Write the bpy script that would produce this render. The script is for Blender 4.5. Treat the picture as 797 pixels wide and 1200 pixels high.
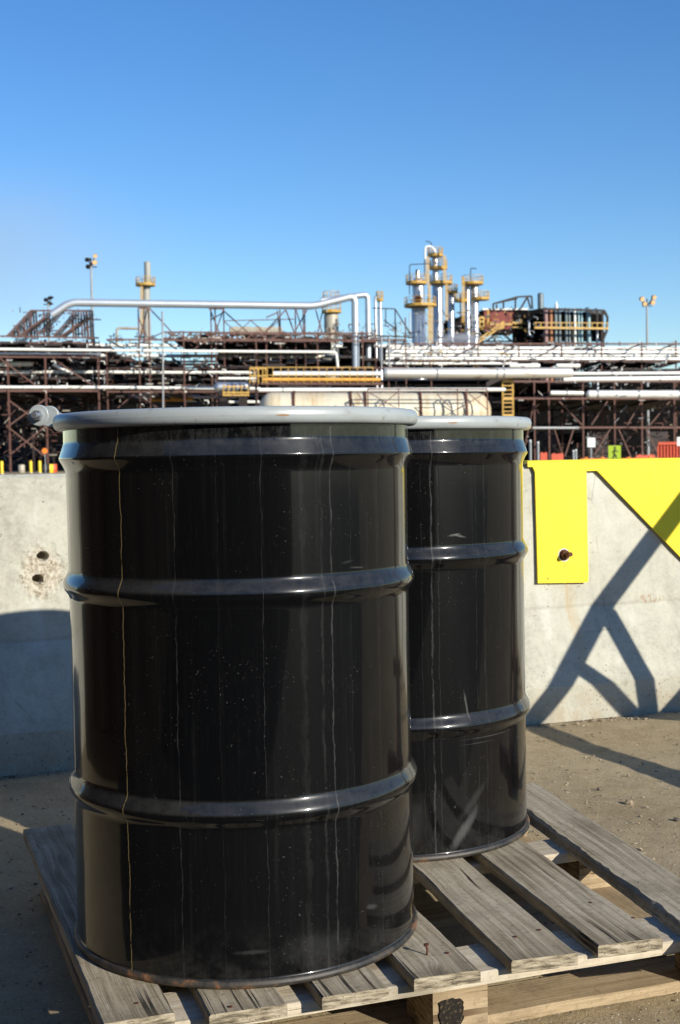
import bpy, math, random
from mathutils import Vector, Matrix, noise
R = math.radians
random.seed(11)
for o in list(bpy.data.objects):
    bpy.data.objects.remove(o)
scene = bpy.context.scene
COL = scene.collection

# ------------------------------------------------------------------ camera, world, sun, exposure
EYE, PITCH, ROLL, FPX = 0.94, R(2.35), R(1.0), 1534.0
cam_d = bpy.data.cameras.new('camera'); cam = bpy.data.objects.new('camera', cam_d); COL.objects.link(cam)
cam.matrix_world = Matrix.Translation((0, 0, EYE)) @ Matrix.Rotation(R(90) - PITCH, 4, 'X') @ Matrix.Rotation(-ROLL, 4, 'Z')
cam_d.sensor_fit = 'VERTICAL'; cam_d.sensor_height = 36.0; cam_d.lens = 36.0 * FPX / 1200
cam_d.clip_start = 0.05; cam_d.clip_end = 9000
cam_d.dof.use_dof = True; cam_d.dof.focus_distance = 2.35; cam_d.dof.aperture_fstop = 11.5
scene.camera = cam

SUN_AZ, SUN_EL = R(45), R(21.5)       # azimuth: from behind the camera (-Y) towards +X
SUN = Vector((math.sin(SUN_AZ) * math.cos(SUN_EL), -math.cos(SUN_AZ) * math.cos(SUN_EL), math.sin(SUN_EL)))
world = bpy.data.worlds.new('World'); scene.world = world; world.use_nodes = True
wn = world.node_tree.nodes; wl = world.node_tree.links; wn.clear()
sky = wn.new('ShaderNodeTexSky'); sky.sky_type = 'NISHITA'; sky.sun_disc = False
sky.sun_elevation = SUN_EL; sky.sun_rotation = math.atan2(SUN.x, SUN.y)
sky.air_density = 1.0; sky.dust_density = 0.0; sky.ozone_density = 3.5; sky.altitude = 0
bg = wn.new('ShaderNodeBackground'); bg.inputs['Strength'].default_value = 0.121
wo = wn.new('ShaderNodeOutputWorld'); hs = wn.new('ShaderNodeHueSaturation'); hs.inputs['Saturation'].default_value = 1.24; hs.inputs['Hue'].default_value = .508; hs.inputs['Value'].default_value = 1.0
wl.new(sky.outputs[0], hs.inputs['Color']); wl.new(hs.outputs[0], bg.inputs[0]); wl.new(bg.outputs[0], wo.inputs[0])
sd = bpy.data.lights.new('sun', 'SUN'); sd.energy = 5.0; sd.angle = R(0.53); sd.color = (1.0, 0.935, 0.82)
sun = bpy.data.objects.new('sun', sd); COL.objects.link(sun); sun.rotation_euler = SUN.to_track_quat('Z', 'Y').to_euler()
scene.view_settings.view_transform = 'Standard'; scene.view_settings.look = 'None'
scene.view_settings.exposure = 0.34; scene.view_settings.gamma = 1.0
scene.render.engine = 'CYCLES'
scene.cycles.max_bounces = 8; scene.cycles.volume_bounces = 1
scene.cycles.use_denoising = True

# ------------------------------------------------------------------ helpers: photo pixel -> ray
CW, CH = 797.0, 1200.0
def ray(px, py):
    x = (px - CW / 2) / FPX; y = -(py - CH / 2) / FPX
    c, s = math.cos(-ROLL), math.sin(-ROLL)
    x, y = c * x - s * y, s * x + c * y
    return Vector((x, math.cos(PITCH) + y * math.sin(PITCH), -math.sin(PITCH) + y * math.cos(PITCH)))
CAM = Vector((0, 0, EYE))
def onz(px, py, z=0.0):
    r = ray(px, py); return CAM + r * ((z - EYE) / r.z)
def aty(px, py, Y):
    r = ray(px, py); return CAM + r * (Y / r.y)
def W(px, py, Y0):                       # the plant's rows recede a little to the right
    return aty(px, py, Y0 * (1 + px * 0.000145))
def mpp(Y0, px=400): return Y0 * (1 + px * 0.000145) / FPX     # metres per photo pixel

# ------------------------------------------------------------------ helpers: object bookkeeping
def tag(o, label=None, cat=None, group=None, kind=None):
    if label: o['label'] = label
    if cat: o['category'] = cat
    if group: o['group'] = group
    if kind: o['kind'] = kind
    return o
def empty(name, loc=(0, 0, 0), rz=0.0):
    o = bpy.data.objects.new(name, None); COL.objects.link(o); o.location = loc; o.rotation_euler = (0, 0, rz)
    o.empty_display_size = 0.1
    return o
def thing(name, label, cat, loc=(0, 0, 0), rz=0.0, group=None):
    return tag(empty(name, loc, rz), label, cat, group)
def worldmat(o):
    m = Matrix.LocRotScale(o.location, o.rotation_euler, o.scale)
    return worldmat(o.parent) @ m if o.parent else m

class MB:
    def __init__(s): s.v = []; s.f = []; s.sm = []
    def add(s, vs, fs, smooth=False):
        n = len(s.v); s.v += [Vector(v) for v in vs]
        for f in fs: s.f.append([i + n for i in f]); s.sm.append(smooth)
    def hexa(s, p):                      # 8 points: bottom ring 0-3, top ring 4-7 (ccw from above)
        s.add(p, [(3, 2, 1, 0), (4, 5, 6, 7), (0, 1, 5, 4), (1, 2, 6, 5), (2, 3, 7, 6), (3, 0, 4, 7)])
    def box(s, c, d, rz=0.0):
        cx, cy, cz = c; x, y, z = d[0] / 2, d[1] / 2, d[2] / 2; ca, sa = math.cos(rz), math.sin(rz)
        ps = []
        for zz in (-z, z):
            for (a, b) in ((-x, -y), (x, -y), (x, y), (-x, y)):
                ps.append((cx + a * ca - b * sa, cy + a * sa + b * ca, cz + zz))
        s.hexa(ps)
    def bar(s, a, b, w, h=None):         # rectangular bar between two points
        h = h or w; a = Vector(a); b = Vector(b); d = (b - a)
        if d.length < 1e-6: return
        d.normalize(); up = Vector((0, 0, 1)) if abs(d.z) < .95 else Vector((0, 1, 0))
        x = d.cross(up).normalized() * (w / 2); y = x.cross(d).normalized() * (h / 2)
        s.hexa([a - x - y, a + x - y, b + x - y, b - x - y, a - x + y, a + x + y, b + x + y, b - x + y])
    def tube(s, pts, r, seg=10, caps=True, rs=None):
        pts = [Vector(p) for p in pts]; n = len(pts); rings = []
        t0 = (pts[1] - pts[0]).normalized()
        up = Vector((0, 0, 1)) if abs(t0.z) < .9 else Vector((0, 1, 0))
        x = t0.cross(up).normalized()
        for i, p in enumerate(pts):
            if i == 0: t = t0
            elif i == n - 1: t = (pts[i] - pts[i - 1]).normalized()
            else: t = ((pts[i] - pts[i - 1]).normalized() + (pts[i + 1] - pts[i]).normalized()).normalized()
            x = (x - t * x.dot(t)).normalized(); y = t.cross(x)
            rr = rs[i] if rs else r
            rings.append([p + (x * math.cos(a) + y * math.sin(a)) * rr for a in [2 * math.pi * k / seg for k in range(seg)]])
        vs = [v for ring in rings for v in ring]; fs = []
        for i in range(n - 1):
            for k in range(seg):
                k2 = (k + 1) % seg
                fs.append((i * seg + k, i * seg + k2, (i + 1) * seg + k2, (i + 1) * seg + k))
        s.add(vs, fs, True)
        if caps:
            s.add(rings[0][::-1], [tuple(range(seg))]); s.add(rings[-1], [tuple(range(seg))])
    def lathe(s, prof, c=(0, 0, 0), seg=96, smooth=True, jit=None):
        c = Vector(c); vs = []; fs = []
        for (r, z) in prof:
            for k in range(seg):
                a = 2 * math.pi * k / seg
                rr = r + (jit(a, z) if jit else 0)
                vs.append(c + Vector((rr * math.cos(a), rr * math.sin(a), z)))
        m = len(prof)
        for i in range(m - 1):
            for k in range(seg):
                k2 = (k + 1) % seg
                fs.append((i * seg + k, i * seg + k2, (i + 1) * seg + k2, (i + 1) * seg + k))
        s.add(vs, fs, smooth)
        if prof[0][0] > 1e-4 and prof[0] != prof[-1]:
            pass
    def disc(s, c, r, z, seg=48, up=True):
        vs = [(c[0] + r * math.cos(2 * math.pi * k / seg), c[1] + r * math.sin(2 * math.pi * k / seg), z) for k in range(seg)]
        s.add(vs if up else vs[::-1], [tuple(range(seg))])
    def build(s, name, mat, parent=None, origin=None):
        org = Vector(origin) if origin is not None else Vector((0, 0, 0))
        me = bpy.data.meshes.new(name)
        me.from_pydata([v - org for v in s.v], [], s.f); me.materials.append(mat)
        me.polygons.foreach_set('use_smooth', s.sm); me.update()
        o = bpy.data.objects.new(name, me); COL.objects.link(o); o.location = org
        if parent is not None: o.parent = parent
        return o
def under(o, parent):                    # parent o, its world place kept, both unscaled
    m = worldmat(parent).inverted() @ worldmat(o); o.parent = parent
    o.location = m.to_translation(); o.rotation_euler = m.to_euler()
    return o
def copy_tree(o, parent=None):
    c = o.copy(); COL.objects.link(c); c.parent = parent
    for ch in [x for x in bpy.data.objects if x.parent == o]: copy_tree(ch, c)
    return c
def rounded(pts, r, n=5):
    pts = [Vector(p) for p in pts]; out = [pts[0]]
    for i in range(1, len(pts) - 1):
        a, b, c = pts[i - 1], pts[i], pts[i + 1]
        q = min(r, (a - b).length * .49, (c - b).length * .49)
        p0 = b + (a - b).normalized() * q; p1 = b + (c - b).normalized() * q
        for k in range(n + 1):
            t = k / n; out.append(p0 * (1 - t) ** 2 + b * 2 * t * (1 - t) + p1 * t * t)
    out.append(pts[-1]); return out

# ------------------------------------------------------------------ helpers: node materials
class NM:
    def __init__(s, name):
        s.m = bpy.data.materials.new(name); s.m.use_nodes = True; s.t = s.m.node_tree; s.n = s.t.nodes; s.l = s.t.links
        s.b = s.n['Principled BSDF']; s.tc = s.n.new('ShaderNodeTexCoord')
    def k(s, sock, val):
        if hasattr(val, 'links'): s.l.new(val, sock)
        else: sock.default_value = val
    def math(s, op, a, b=0.0, c=0.0, clamp=False):
        q = s.n.new('ShaderNodeMath'); q.operation = op; q.use_clamp = clamp
        s.k(q.inputs[0], a); s.k(q.inputs[1], b); s.k(q.inputs[2], c); return q.outputs[0]
    def map(s, vec, scale=(1, 1, 1), loc=(0, 0, 0)):
        q = s.n.new('ShaderNodeMapping'); s.l.new(vec, q.inputs[0]); s.k(q.inputs['Scale'], scale); s.k(q.inputs['Location'], loc); return q.outputs[0]
    def noise(s, vec, scale, detail=4.0, rough=.55, dist=0.0):
        q = s.n.new('ShaderNodeTexNoise'); s.l.new(vec, q.inputs['Vector']); q.inputs['Scale'].default_value = scale
        q.inputs['Detail'].default_value = detail; q.inputs['Roughness'].default_value = rough; q.inputs['Distortion'].default_value = dist
        return q.outputs['Fac']
    def voro(s, vec, scale, feature='F1', out='Distance'):
        q = s.n.new('ShaderNodeTexVoronoi'); s.l.new(vec, q.inputs['Vector']); q.inputs['Scale'].default_value = scale; q.feature = feature
        return q.outputs[out]
    def step(s, v, a, b, lo=0.0, hi=1.0):
        q = s.n.new('ShaderNodeMapRange'); q.interpolation_type = 'SMOOTHSTEP'; s.k(q.inputs[0], v)
        q.inputs[1].default_value = a; q.inputs[2].default_value = b; q.inputs[3].default_value = lo; q.inputs[4].default_value = hi
        return q.outputs[0]
    def mix(s, f, a, b):
        q = s.n.new('ShaderNodeMix'); q.data_type = 'RGBA'; s.k(q.inputs[0], f)
        for i, x in ((6, a), (7, b)):
            if hasattr(x, 'links'): s.l.new(x, q.inputs[i])
            else: q.inputs[i].default_value = (*x, 1) if len(x) == 3 else x
        return q.outputs[2]
    def ramp(s, v, stops):
        q = s.n.new('ShaderNodeValToRGB'); s.l.new(v, q.inputs[0]); e = q.color_ramp.elements
        e[0].position = stops[0][0]; e[0].color = (*stops[0][1], 1); e[1].position = stops[-1][0]; e[1].color = (*stops[-1][1], 1)
        for p, c in stops[1:-1]:
            x = e.new(p); x.color = (*c, 1)
        return q.outputs[0]
    def xyz(s, vec):
        q = s.n.new('ShaderNodeSeparateXYZ'); s.l.new(vec, q.inputs[0]); return q.outputs
    def bump(s, h, strength=.3, dist=.002, normal=None):
        q = s.n.new('ShaderNodeBump'); q.inputs['Strength'].default_value = strength; q.inputs['Distance'].default_value = dist
        s.l.new(h, q.inputs['Height'])
        if normal: s.l.new(normal, q.inputs['Normal'])
        s.l.new(q.outputs[0], s.b.inputs['Normal']); return q.outputs[0]
    def out(s, color=None, rough=None, metal=None, coat=None, coat_rough=None, spec=None):
        for nm, v in (('Base Color', color), ('Roughness', rough), ('Metallic', metal), ('Coat Weight', coat), ('Coat Roughness', coat_rough), ('Specular IOR Level', spec)):
            if v is None: continue
            if isinstance(v, tuple): v = (*v, 1) if len(v) == 3 else v
            s.k(s.b.inputs[nm], v)
        return s.m

def simple(name, col, rough=.5, metal=0.0, var=.25, scale=3.0, col2=None, amt=(.5, .7), bump=0.0, spec=.5):
    n = NM(name); v = n.tc.outputs['Object']
    f = n.noise(v, scale, 5)
    dark = tuple(c * (1 - var) for c in col)
    c = n.mix(f, dark, tuple(min(1, c * (1 + var * .6)) for c in col))
    if col2: c = n.mix(n.step(n.noise(v, scale * 1.7, 6, .65), *amt), c, col2)
    if bump: n.bump(n.noise(v, scale * 6, 5), .4, bump)
    return n.out(c, rough, metal, spec=spec)

def drum_black(name, shift, yel_a, drips, smears):
    n = NM(name); v = n.tc.outputs['Object']; x, y, z = n.xyz(v)
    v = n.map(v, (1, 1, 1), (shift, 0, 0))
    th = n.math('ARCTAN2', y, x)
    comb = n.n.new('ShaderNodeCombineXYZ'); n.k(comb.inputs[0], n.math('ADD', th, shift * 3)); n.k(comb.inputs[2], n.math('MULTIPLY', z, .06))
    st = n.noise(comb.outputs[0], 26.0, 5, .7)
    comb2 = n.n.new('ShaderNodeCombineXYZ'); n.k(comb2.inputs[0], th); n.k(comb2.inputs[2], n.math('MULTIPLY', z, .35))
    st2 = n.noise(comb2.outputs[0], 7.0, 4, .6)
    streak = n.math('MULTIPLY', n.step(st, .48, .78), n.step(st2, .35, .7))
    fine = n.step(n.noise(n.map(v, (1, 1, .22)), 160, 3, .7), .52, .75)
    speck = n.math('MULTIPLY', n.step(n.noise(v, 230, 2, .6), .67, .75), n.step(n.noise(v, 9, 3), .45, .62))
    speck2 = n.math('MULTIPLY', n.step(n.voro(v, 120), .13, .04), n.step(n.noise(v, 14, 2), .56, .66))
    geo = n.n.new('ShaderNodeNewGeometry'); nz = n.xyz(geo.outputs['Normal'])[2]
    up = n.math('MULTIPLY', n.step(nz, .08, .4), n.step(n.noise(n.map(v, (1, 1, 1.6)), 26, 5, .75), .25, .65, .35, 1.3))
    neck = n.math('MULTIPLY', n.step(z, .815, .835), n.step(n.noise(n.map(v, (1, 1, .5)), 55, 5, .8), .42, .68))
    patch = n.step(n.noise(v, 5.5, 6, .7), .55, .75)
    wob = n.math('MULTIPLY', n.math('SUBTRACT', n.noise(n.map(v, (0, 0, 1)), 9, 4, .7), .5), .06)
    tw = n.math('ADD', th, wob)
    def drip(t0, w, soft):
        return n.step(n.math('ABSOLUTE', n.math('SUBTRACT', tw, t0)), w + soft, w)
    brk = n.step(n.noise(n.map(v, (3, 3, 14)), 3, 4, .7), .30, .5)
    yel = n.math('MULTIPLY', drip(yel_a, .0012, .0024), brk)
    d = 0.0
    wv = n.step(n.noise(n.map(v, (2, 2, 9)), 4, 4, .7), .3, .7, .35, 1.5)      # runs swell, thin and break
    for t0, a, w in drips:
        ww = n.math('MULTIPLY', wv, w); dist = n.math('ABSOLUTE', n.math('SUBTRACT', tw, t0))
        q = n.n.new('ShaderNodeMapRange'); q.interpolation_type = 'SMOOTHSTEP'; n.k(q.inputs[0], dist); n.k(q.inputs[1], n.math('MULTIPLY', ww, 2.6)); n.k(q.inputs[2], ww)
        d = n.math('MAXIMUM', d, n.math('MULTIPLY', q.outputs[0], a))
    d = n.math('MULTIPLY', d, n.step(n.noise(n.map(v, (30, 30, 6)), 3, 5, .75), .30, .62))
    scr = n.math('MULTIPLY', n.step(n.noise(n.map(v, (1, 1, 7)), 24, 2, .5, 2.5), .70, .74), n.step(n.noise(v, 6, 2), .6, .68))
    dust = n.math('ADD', n.math('MULTIPLY', streak, .075), n.math('MULTIPLY', fine, .014))
    dust = n.math('ADD', dust, n.math('MULTIPLY', patch, .018))
    dust = n.math('ADD', dust, n.math('MULTIPLY', up, .13))
    dust = n.math('ADD', dust, n.math('MULTIPLY', d, .26))
    dust = n.math('ADD', dust, n.math('MULTIPLY', neck, .15))
    for t0, z0, wt, wz, lean, a in smears:
        da = n.math('DIVIDE', n.math('SUBTRACT', n.math('SUBTRACT', th, t0), n.math('MULTIPLY', n.math('SUBTRACT', z, z0), lean)), wt); dz_ = n.math('DIVIDE', n.math('SUBTRACT', z, z0), wz)
        e = n.math('SQRT', n.math('ADD', n.math('MULTIPLY', da, da), n.math('MULTIPLY', dz_, dz_))); e = n.math('ADD', e, n.math('MULTIPLY', n.math('SUBTRACT', n.noise(n.map(v, (1, 1, .5)), 60, 5, .75), .5), 1.2))
        dust = n.math('ADD', dust, n.math('MULTIPLY', n.step(e, 1.1, .2), a))
    dust = n.math('ADD', dust, n.math('MULTIPLY', n.math('MAXIMUM', speck, speck2), .40))
    dust = n.math('ADD', dust, n.math('MULTIPLY', scr, .35))
    low = n.math('MULTIPLY', n.step(z, .13, .0), n.step(n.noise(v, 22, 5, .7), .42, .7))
    dust = n.math('ADD', dust, n.math('MULTIPLY', low, .09), clamp=True)
    c = n.mix(dust, (.0030, .0031, .0033), (.125, .126, .12))
    c = n.mix(yel, c, (.30, .215, .085))
    rustm = n.math('MULTIPLY', n.step(z, .05, .01), n.step(n.noise(v, 18, 5, .7), .66, .74))
    c = n.mix(rustm, c, (.16, .05, .015))
    rough = n.math('ADD', .2, n.math('MULTIPLY', dust, .6))
    n.bump(n.math('ADD', n.noise(n.map(v, (1, 1, .5)), 6.0, 3), n.math('MULTIPLY', n.noise(v, 30, 4, .6), .12)), .22, .004)
    return n.out(c, rough, 0.0, n.math('SUBTRACT', .75, n.math('MULTIPLY', dust, 1.0), clamp=True), .06, .10)

def ring_paint():
    n = NM('pale_grey_ring_paint'); v = n.tc.outputs['Object']
    c = n.mix(n.noise(v, 14, 5), (.27, .30, .30), (.37, .395, .385))
    rust = n.step(n.noise(n.map(v, (1, 1, 2.2)), 11, 6, .72), .72, .76)
    x, y, z = n.xyz(v); th = n.math('ARCTAN2', y, x)
    for t0, zz, w, h in ((-1.41, .8655, .034, .0020),):
        da = n.math('DIVIDE', n.math('SUBTRACT', th, t0), w); dz_ = n.math('DIVIDE', n.math('SUBTRACT', z, zz), h)
        dd = n.math('ADD', n.math('MULTIPLY', da, da), n.math('MULTIPLY', dz_, dz_))
        dd = n.math('ADD', dd, n.math('MULTIPLY', n.math('SUBTRACT', n.noise(v, 160, 4, .7), .5), 2.4)); rust = n.math('MAXIMUM', rust, n.step(dd, 1.1, .7))
    c = n.mix(n.math('MULTIPLY', rust, .9), c, (.27, .14, .05))
    c = n.mix(n.step(n.noise(v, 70, 4, .7), .60, .72, 0, .7), c, (.17, .15, .12))
    c = n.mix(n.step(n.noise(n.map(v, (1, 1, 3)), 9, 5, .7), .5, .72, 0, .5), c, (.24, .24, .22))
    n.bump(n.noise(v, 120, 3), .15, .001)
    return n.out(c, .42, 0.0, .3, .2)

def rusty_rim():
    n = NM('rusty_bottom_chime'); v = n.tc.outputs['Object']; x, y, z = n.xyz(v)
    f = n.noise(v, 28, 6, .7)
    c = n.ramp(f, [(.36, (.012, .012, .012)), (.54, (.05, .042, .032)), (.62, (.17, .075, .03)), (.72, (.24, .19, .13))])
    return n.out(c, .55)

def wood(name, a, b, c2, crackc=(.03, .025, .02), grain=1.0, stain=None):
    n = NM(name); v = n.tc.outputs['Object']
    oi = n.n.new('ShaderNodeObjectInfo'); rnd = oi.outputs['Random']
    off = n.n.new('ShaderNodeCombineXYZ'); n.k(off.inputs[0], n.math('MULTIPLY', rnd, 7.3)); n.k(off.inputs[1], n.math('MULTIPLY', rnd, 19.1)); n.k(off.inputs[2], rnd)
    add = n.n.new('ShaderNodeVectorMath'); n.l.new(v, add.inputs[0]); n.l.new(off.outputs[0], add.inputs[1]); p = add.outputs[0]
    kn = n.step(n.voro(n.map(p, (10, 3.0, .02)), 1.0), .05, .24, 1, 0)        # few knots
    wob = n.n.new('ShaderNodeVectorMath'); wob.operation = 'ADD'
    cb = n.n.new('ShaderNodeCombineXYZ'); n.k(cb.inputs[0], n.math('ADD', n.math('MULTIPLY', n.noise(n.map(p, (2, 1.6, 2)), 2.2, 2), .022), n.math('MULTIPLY', kn, .014)))
    n.l.new(p, wob.inputs[0]); n.l.new(cb.outputs[0], wob.inputs[1]); q = wob.outputs[0]
    g1 = n.noise(n.map(q, (85, 1.5, 85)), 1.0, 6, .68)
    g2 = n.noise(n.map(q, (420, 4.0, 420)), 1.0, 4, .7)
    big = n.noise(p, 4.5, 5, .6)
    f = n.math('ADD', n.math('MULTIPLY', g1, .48), n.math('ADD', n.math('MULTIPLY', g2, .34), n.math('MULTIPLY', big, .25)))
    col = n.ramp(f, [(.40, a), (.51, b), (.62, c2)])
    col = n.mix(n.step(big, .56, .75, 0, .55), col, tuple(x * .62 for x in b))
    crack = n.step(n.noise(n.map(q, (110, 2.2, 110)), 1.0, 3, .6), .675, .70)
    yl = n.xyz(v)[1]
    ec = n.math('MULTIPLY', n.step(n.noise(n.map(q, (75, .6, 75), (3, 0, 0)), 1.0, 2, .5), .60, .62), n.step(yl, .16, .03))
    crack = n.math('MAXIMUM', crack, ec)
    col = n.mix(crack, col, crackc)
    col = n.mix(n.step(yl, .05, .0, 0, .35), col, tuple(x * .55 for x in b))
    col = n.mix(n.math('MULTIPLY', kn, .75), col, tuple(x * .35 for x in b))
    dirt = n.noise(p, 85, 4, .75)
    col = n.mix(n.step(dirt, .52, .68, 0, .45), col, a)
    col = n.mix(n.step(n.noise(n.map(p, (1, .5, 1)), 11, 5, .7), .55, .68, 0, .45), col, tuple(x * .55 for x in b))
    dots = n.step(n.voro(p, 34), .10, .05)
    dots = n.math('MULTIPLY', dots, n.step(n.noise(p, 5, 2), .56, .6))
    col = n.mix(dots, col, crackc)
    # end grain: faces looking along the board
    geo = n.n.new('ShaderNodeTexCoord'); nyv = n.math('ABSOLUTE', n.xyz(geo.outputs['Normal'])[1])
    en = n.step(nyv, .6, .9)
    rings = n.noise(n.map(p, (30, 1, 190)), 1.0, 4, .6)
    ecol = n.ramp(rings, [(.36, tuple(x * .35 for x in b)), (.5, b), (.66, c2)])
    if stain: col = n.mix(n.step(n.noise(p, 9, 5, .7), .62, .68), col, stain)
    col = n.mix(en, col, ecol)
    h = n.math('SUBTRACT', n.math('ADD', f, n.math('MULTIPLY', dirt, .3)), n.math('MULTIPLY', crack, .8)); h = n.math('SUBTRACT', h, n.math('MULTIPLY', dots, .5))
    n.bump(h, .8, .0022)
    return n.out(col, .8, spec=.2)

def concrete():
    n = NM('weathered_barrier_concrete'); v = n.tc.outputs['Object']; x, y, z = n.xyz(v)
    big = n.noise(v, 2.2, 7, .62); mid = n.noise(v, 14, 6, .7)
    c = n.ramp(n.math('ADD', n.math('MULTIPLY', big, .45), n.math('ADD', n.math('MULTIPLY', mid, .30), n.math('MULTIPLY', n.noise(v, 75, 4, .75), .25))), [(.38, (.30, .29, .235)), (.5, (.43, .42, .345)), (.62, (.51, .50, .415))])
    run = n.noise(n.map(v, (9, 9, .7)), 1.6, 5, .65)                      # vertical weathering runs
    c = n.mix(n.step(run, .55, .75, 0, .35), c, (.27, .26, .22))
    c = n.mix(n.step(n.noise(n.map(v, (5, 5, 1.2), (3, 1, 2)), 1.5, 5), .58, .72, 0, .35), c, (.62, .62, .57))
    lowd = n.math('MULTIPLY', n.step(z, .17, .02), n.step(mid, .38, .6))
    c = n.mix(n.math('MULTIPLY', lowd, .55), c, (.30, .23, .14))
    c = n.mix(n.math('MULTIPLY', n.step(n.math('ABSOLUTE', n.math('SUBTRACT', z, n.math('ADD', .384, n.math('MULTIPLY', mid, .012)))), .010, .001), .28), c, (.25, .23, .19))
    hair = n.math('MULTIPLY', n.step(n.voro(n.map(v, (1, 1, .6)), 2.2, 'DISTANCE_TO_EDGE'), .006, .001), n.step(n.noise(v, 3, 3), .5, .56))
    c = n.mix(n.math('MULTIPLY', hair, .45), c, (.16, .14, .11))
    pores = n.math('MULTIPLY', n.step(n.voro(v, 46), .17, .07), n.step(n.noise(v, 5.5, 3), .50, .60))
    porel = n.math('MULTIPLY', n.step(n.voro(v, 75), .24, .12), n.step(z, .22, .08))
    porel = n.math('MULTIPLY', porel, n.step(n.noise(v, 11, 3), .45, .58))
    pp = n.math('MAXIMUM', pores, porel)
    c = n.mix(n.math('MULTIPLY', pp, .75), c, (.09, .075, .06))
    # rust weeping down from the plate's bolt, and rough patch round the tie holes
    def blob(u0, z0, ru, rz, lo, hi, nz=.5):
        du = n.math('DIVIDE', n.math('SUBTRACT', x, u0), ru); dz = n.math('DIVIDE', n.math('SUBTRACT', z, z0), rz)
        d = n.math('SQRT', n.math('ADD', n.math('MULTIPLY', du, du), n.math('MULTIPLY', dz, dz)))
        d = n.math('ADD', d, n.math('MULTIPLY', n.math('SUBTRACT', mid, .5), nz)); return n.step(d, hi, lo)
    w1 = n.math('MULTIPLY', blob(2.035, .33, .030, .20, .2, 1.2, 1.4), .32)
    w2 = n.math('MULTIPLY', blob(2.022, .42, .006, .17, .3, 1.2, .5), .6)
    c = n.mix(n.math('MAXIMUM', w1, w2), c, (.42, .30, .15))
    scr = n.math('MULTIPLY', blob(2.37, .40, .075, .018, .6, 1.1, .5), n.step(n.noise(n.map(v, (120, 60, 40)), 1, 3), .50, .56))
    c = n.mix(n.math('MULTIPLY', scr, .6), c, (.30, .17, .09))
    rp = blob(.160, .600, .078, .092, .55, 1.05, 1.3)
    agg = n.ramp(n.noise(v, 75, 4, .75), [(.36, (.16, .13, .09)), (.47, (.40, .35, .26)), (.62, (.56, .52, .43))])
    c = n.mix(rp, c, agg)
    h = n.math('ADD', n.math('MULTIPLY', mid, .35), n.math('MULTIPLY', n.noise(v, 120, 4, .7), .25))
    h = n.math('SUBTRACT', h, n.math('MULTIPLY', pp, 1.0))
    h = n.math('ADD', h, n.math('MULTIPLY', n.math('MULTIPLY', rp, n.noise(v, 60, 5, .8)), 3.0))
    n.bump(h, .6, .0025)
    return n.out(c, .88, spec=.25)

def ground_mat():
    n = NM('dusty_gravel_ground'); v = n.tc.outputs['Object']
    big = n.noise(v, 1.1, 7, .62); mid = n.noise(v, 11, 6, .7); fin = n.noise(v, 130, 4, .75); f2 = n.noise(v, 420, 3, .7)
    f = n.math('ADD', n.math('MULTIPLY', big, .35), n.math('ADD', n.math('MULTIPLY', mid, .25), n.math('MULTIPLY', fin, .40)))
    c = n.ramp(f, [(.36, (.21, .155, .085)), (.48, (.36, .285, .17)), (.58, (.45, .365, .23)), (.7, (.54, .45, .30))])
    vo = n.voro(v, 95, 'F1'); vc = n.voro(v, 95, 'F1', 'Color')
    peb = n.math('MULTIPLY', n.step(vo, .33, .22), n.step(n.xyz(vc)[0], .74, .8))
    pcol = n.ramp(n.xyz(vc)[1], [(.1, (.13, .10, .075)), (.5, (.40, .34, .25)), (.9, (.58, .52, .42))])
    c = n.mix(peb, c, pcol)
    h = n.math('ADD', n.math('MULTIPLY', fin, .5), n.math('ADD', n.math('MULTIPLY', f2, .3), n.math('ADD', n.math('MULTIPLY', mid, .8), n.math('MULTIPLY', peb, .55))))
    n.bump(h, .75, .006)
    return n.out(c, .93, spec=.15)

def streaked_vessel():
    n = NM('cream_vessel_rust_streaks'); v = n.tc.outputs['Object']
    st = n.noise(n.map(v, (1.1, .12, .12)), 1.0, 5, .7)
    c = n.ramp(st, [(.44, (.62, .56, .42)), (.58, (.56, .47, .31)), (.70, (.42, .26, .12))])
    c = n.mix(n.step(n.noise(v, .6, 4), .5, .7, 0, .4), c, (.40, .34, .24))
    return n.out(c, .5)
def jacket(name, col, rust=.0, rough=.38, metal=.55):
    n = NM(name); v = n.tc.outputs['Object']
    c = n.mix(n.noise(v, .5, 5, .6), tuple(x * .82 for x in col), col)
    if rust: c = n.mix(n.step(n.noise(n.map(v, (.5, 1, 1)), .8, 6, .7), .56, .68, 0, rust), c, (.34, .17, .07))
    return n.out(c, n.math('ADD', rough, n.math('MULTIPLY', n.noise(v, 2, 3), .12)), metal)
def rope_steel(name, a, b):
    n = NM(name); v = n.tc.outputs['Object']; c = n.mix(n.noise(v, .9, 5, .7), a, b); return n.out(c, .7, .0)

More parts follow.
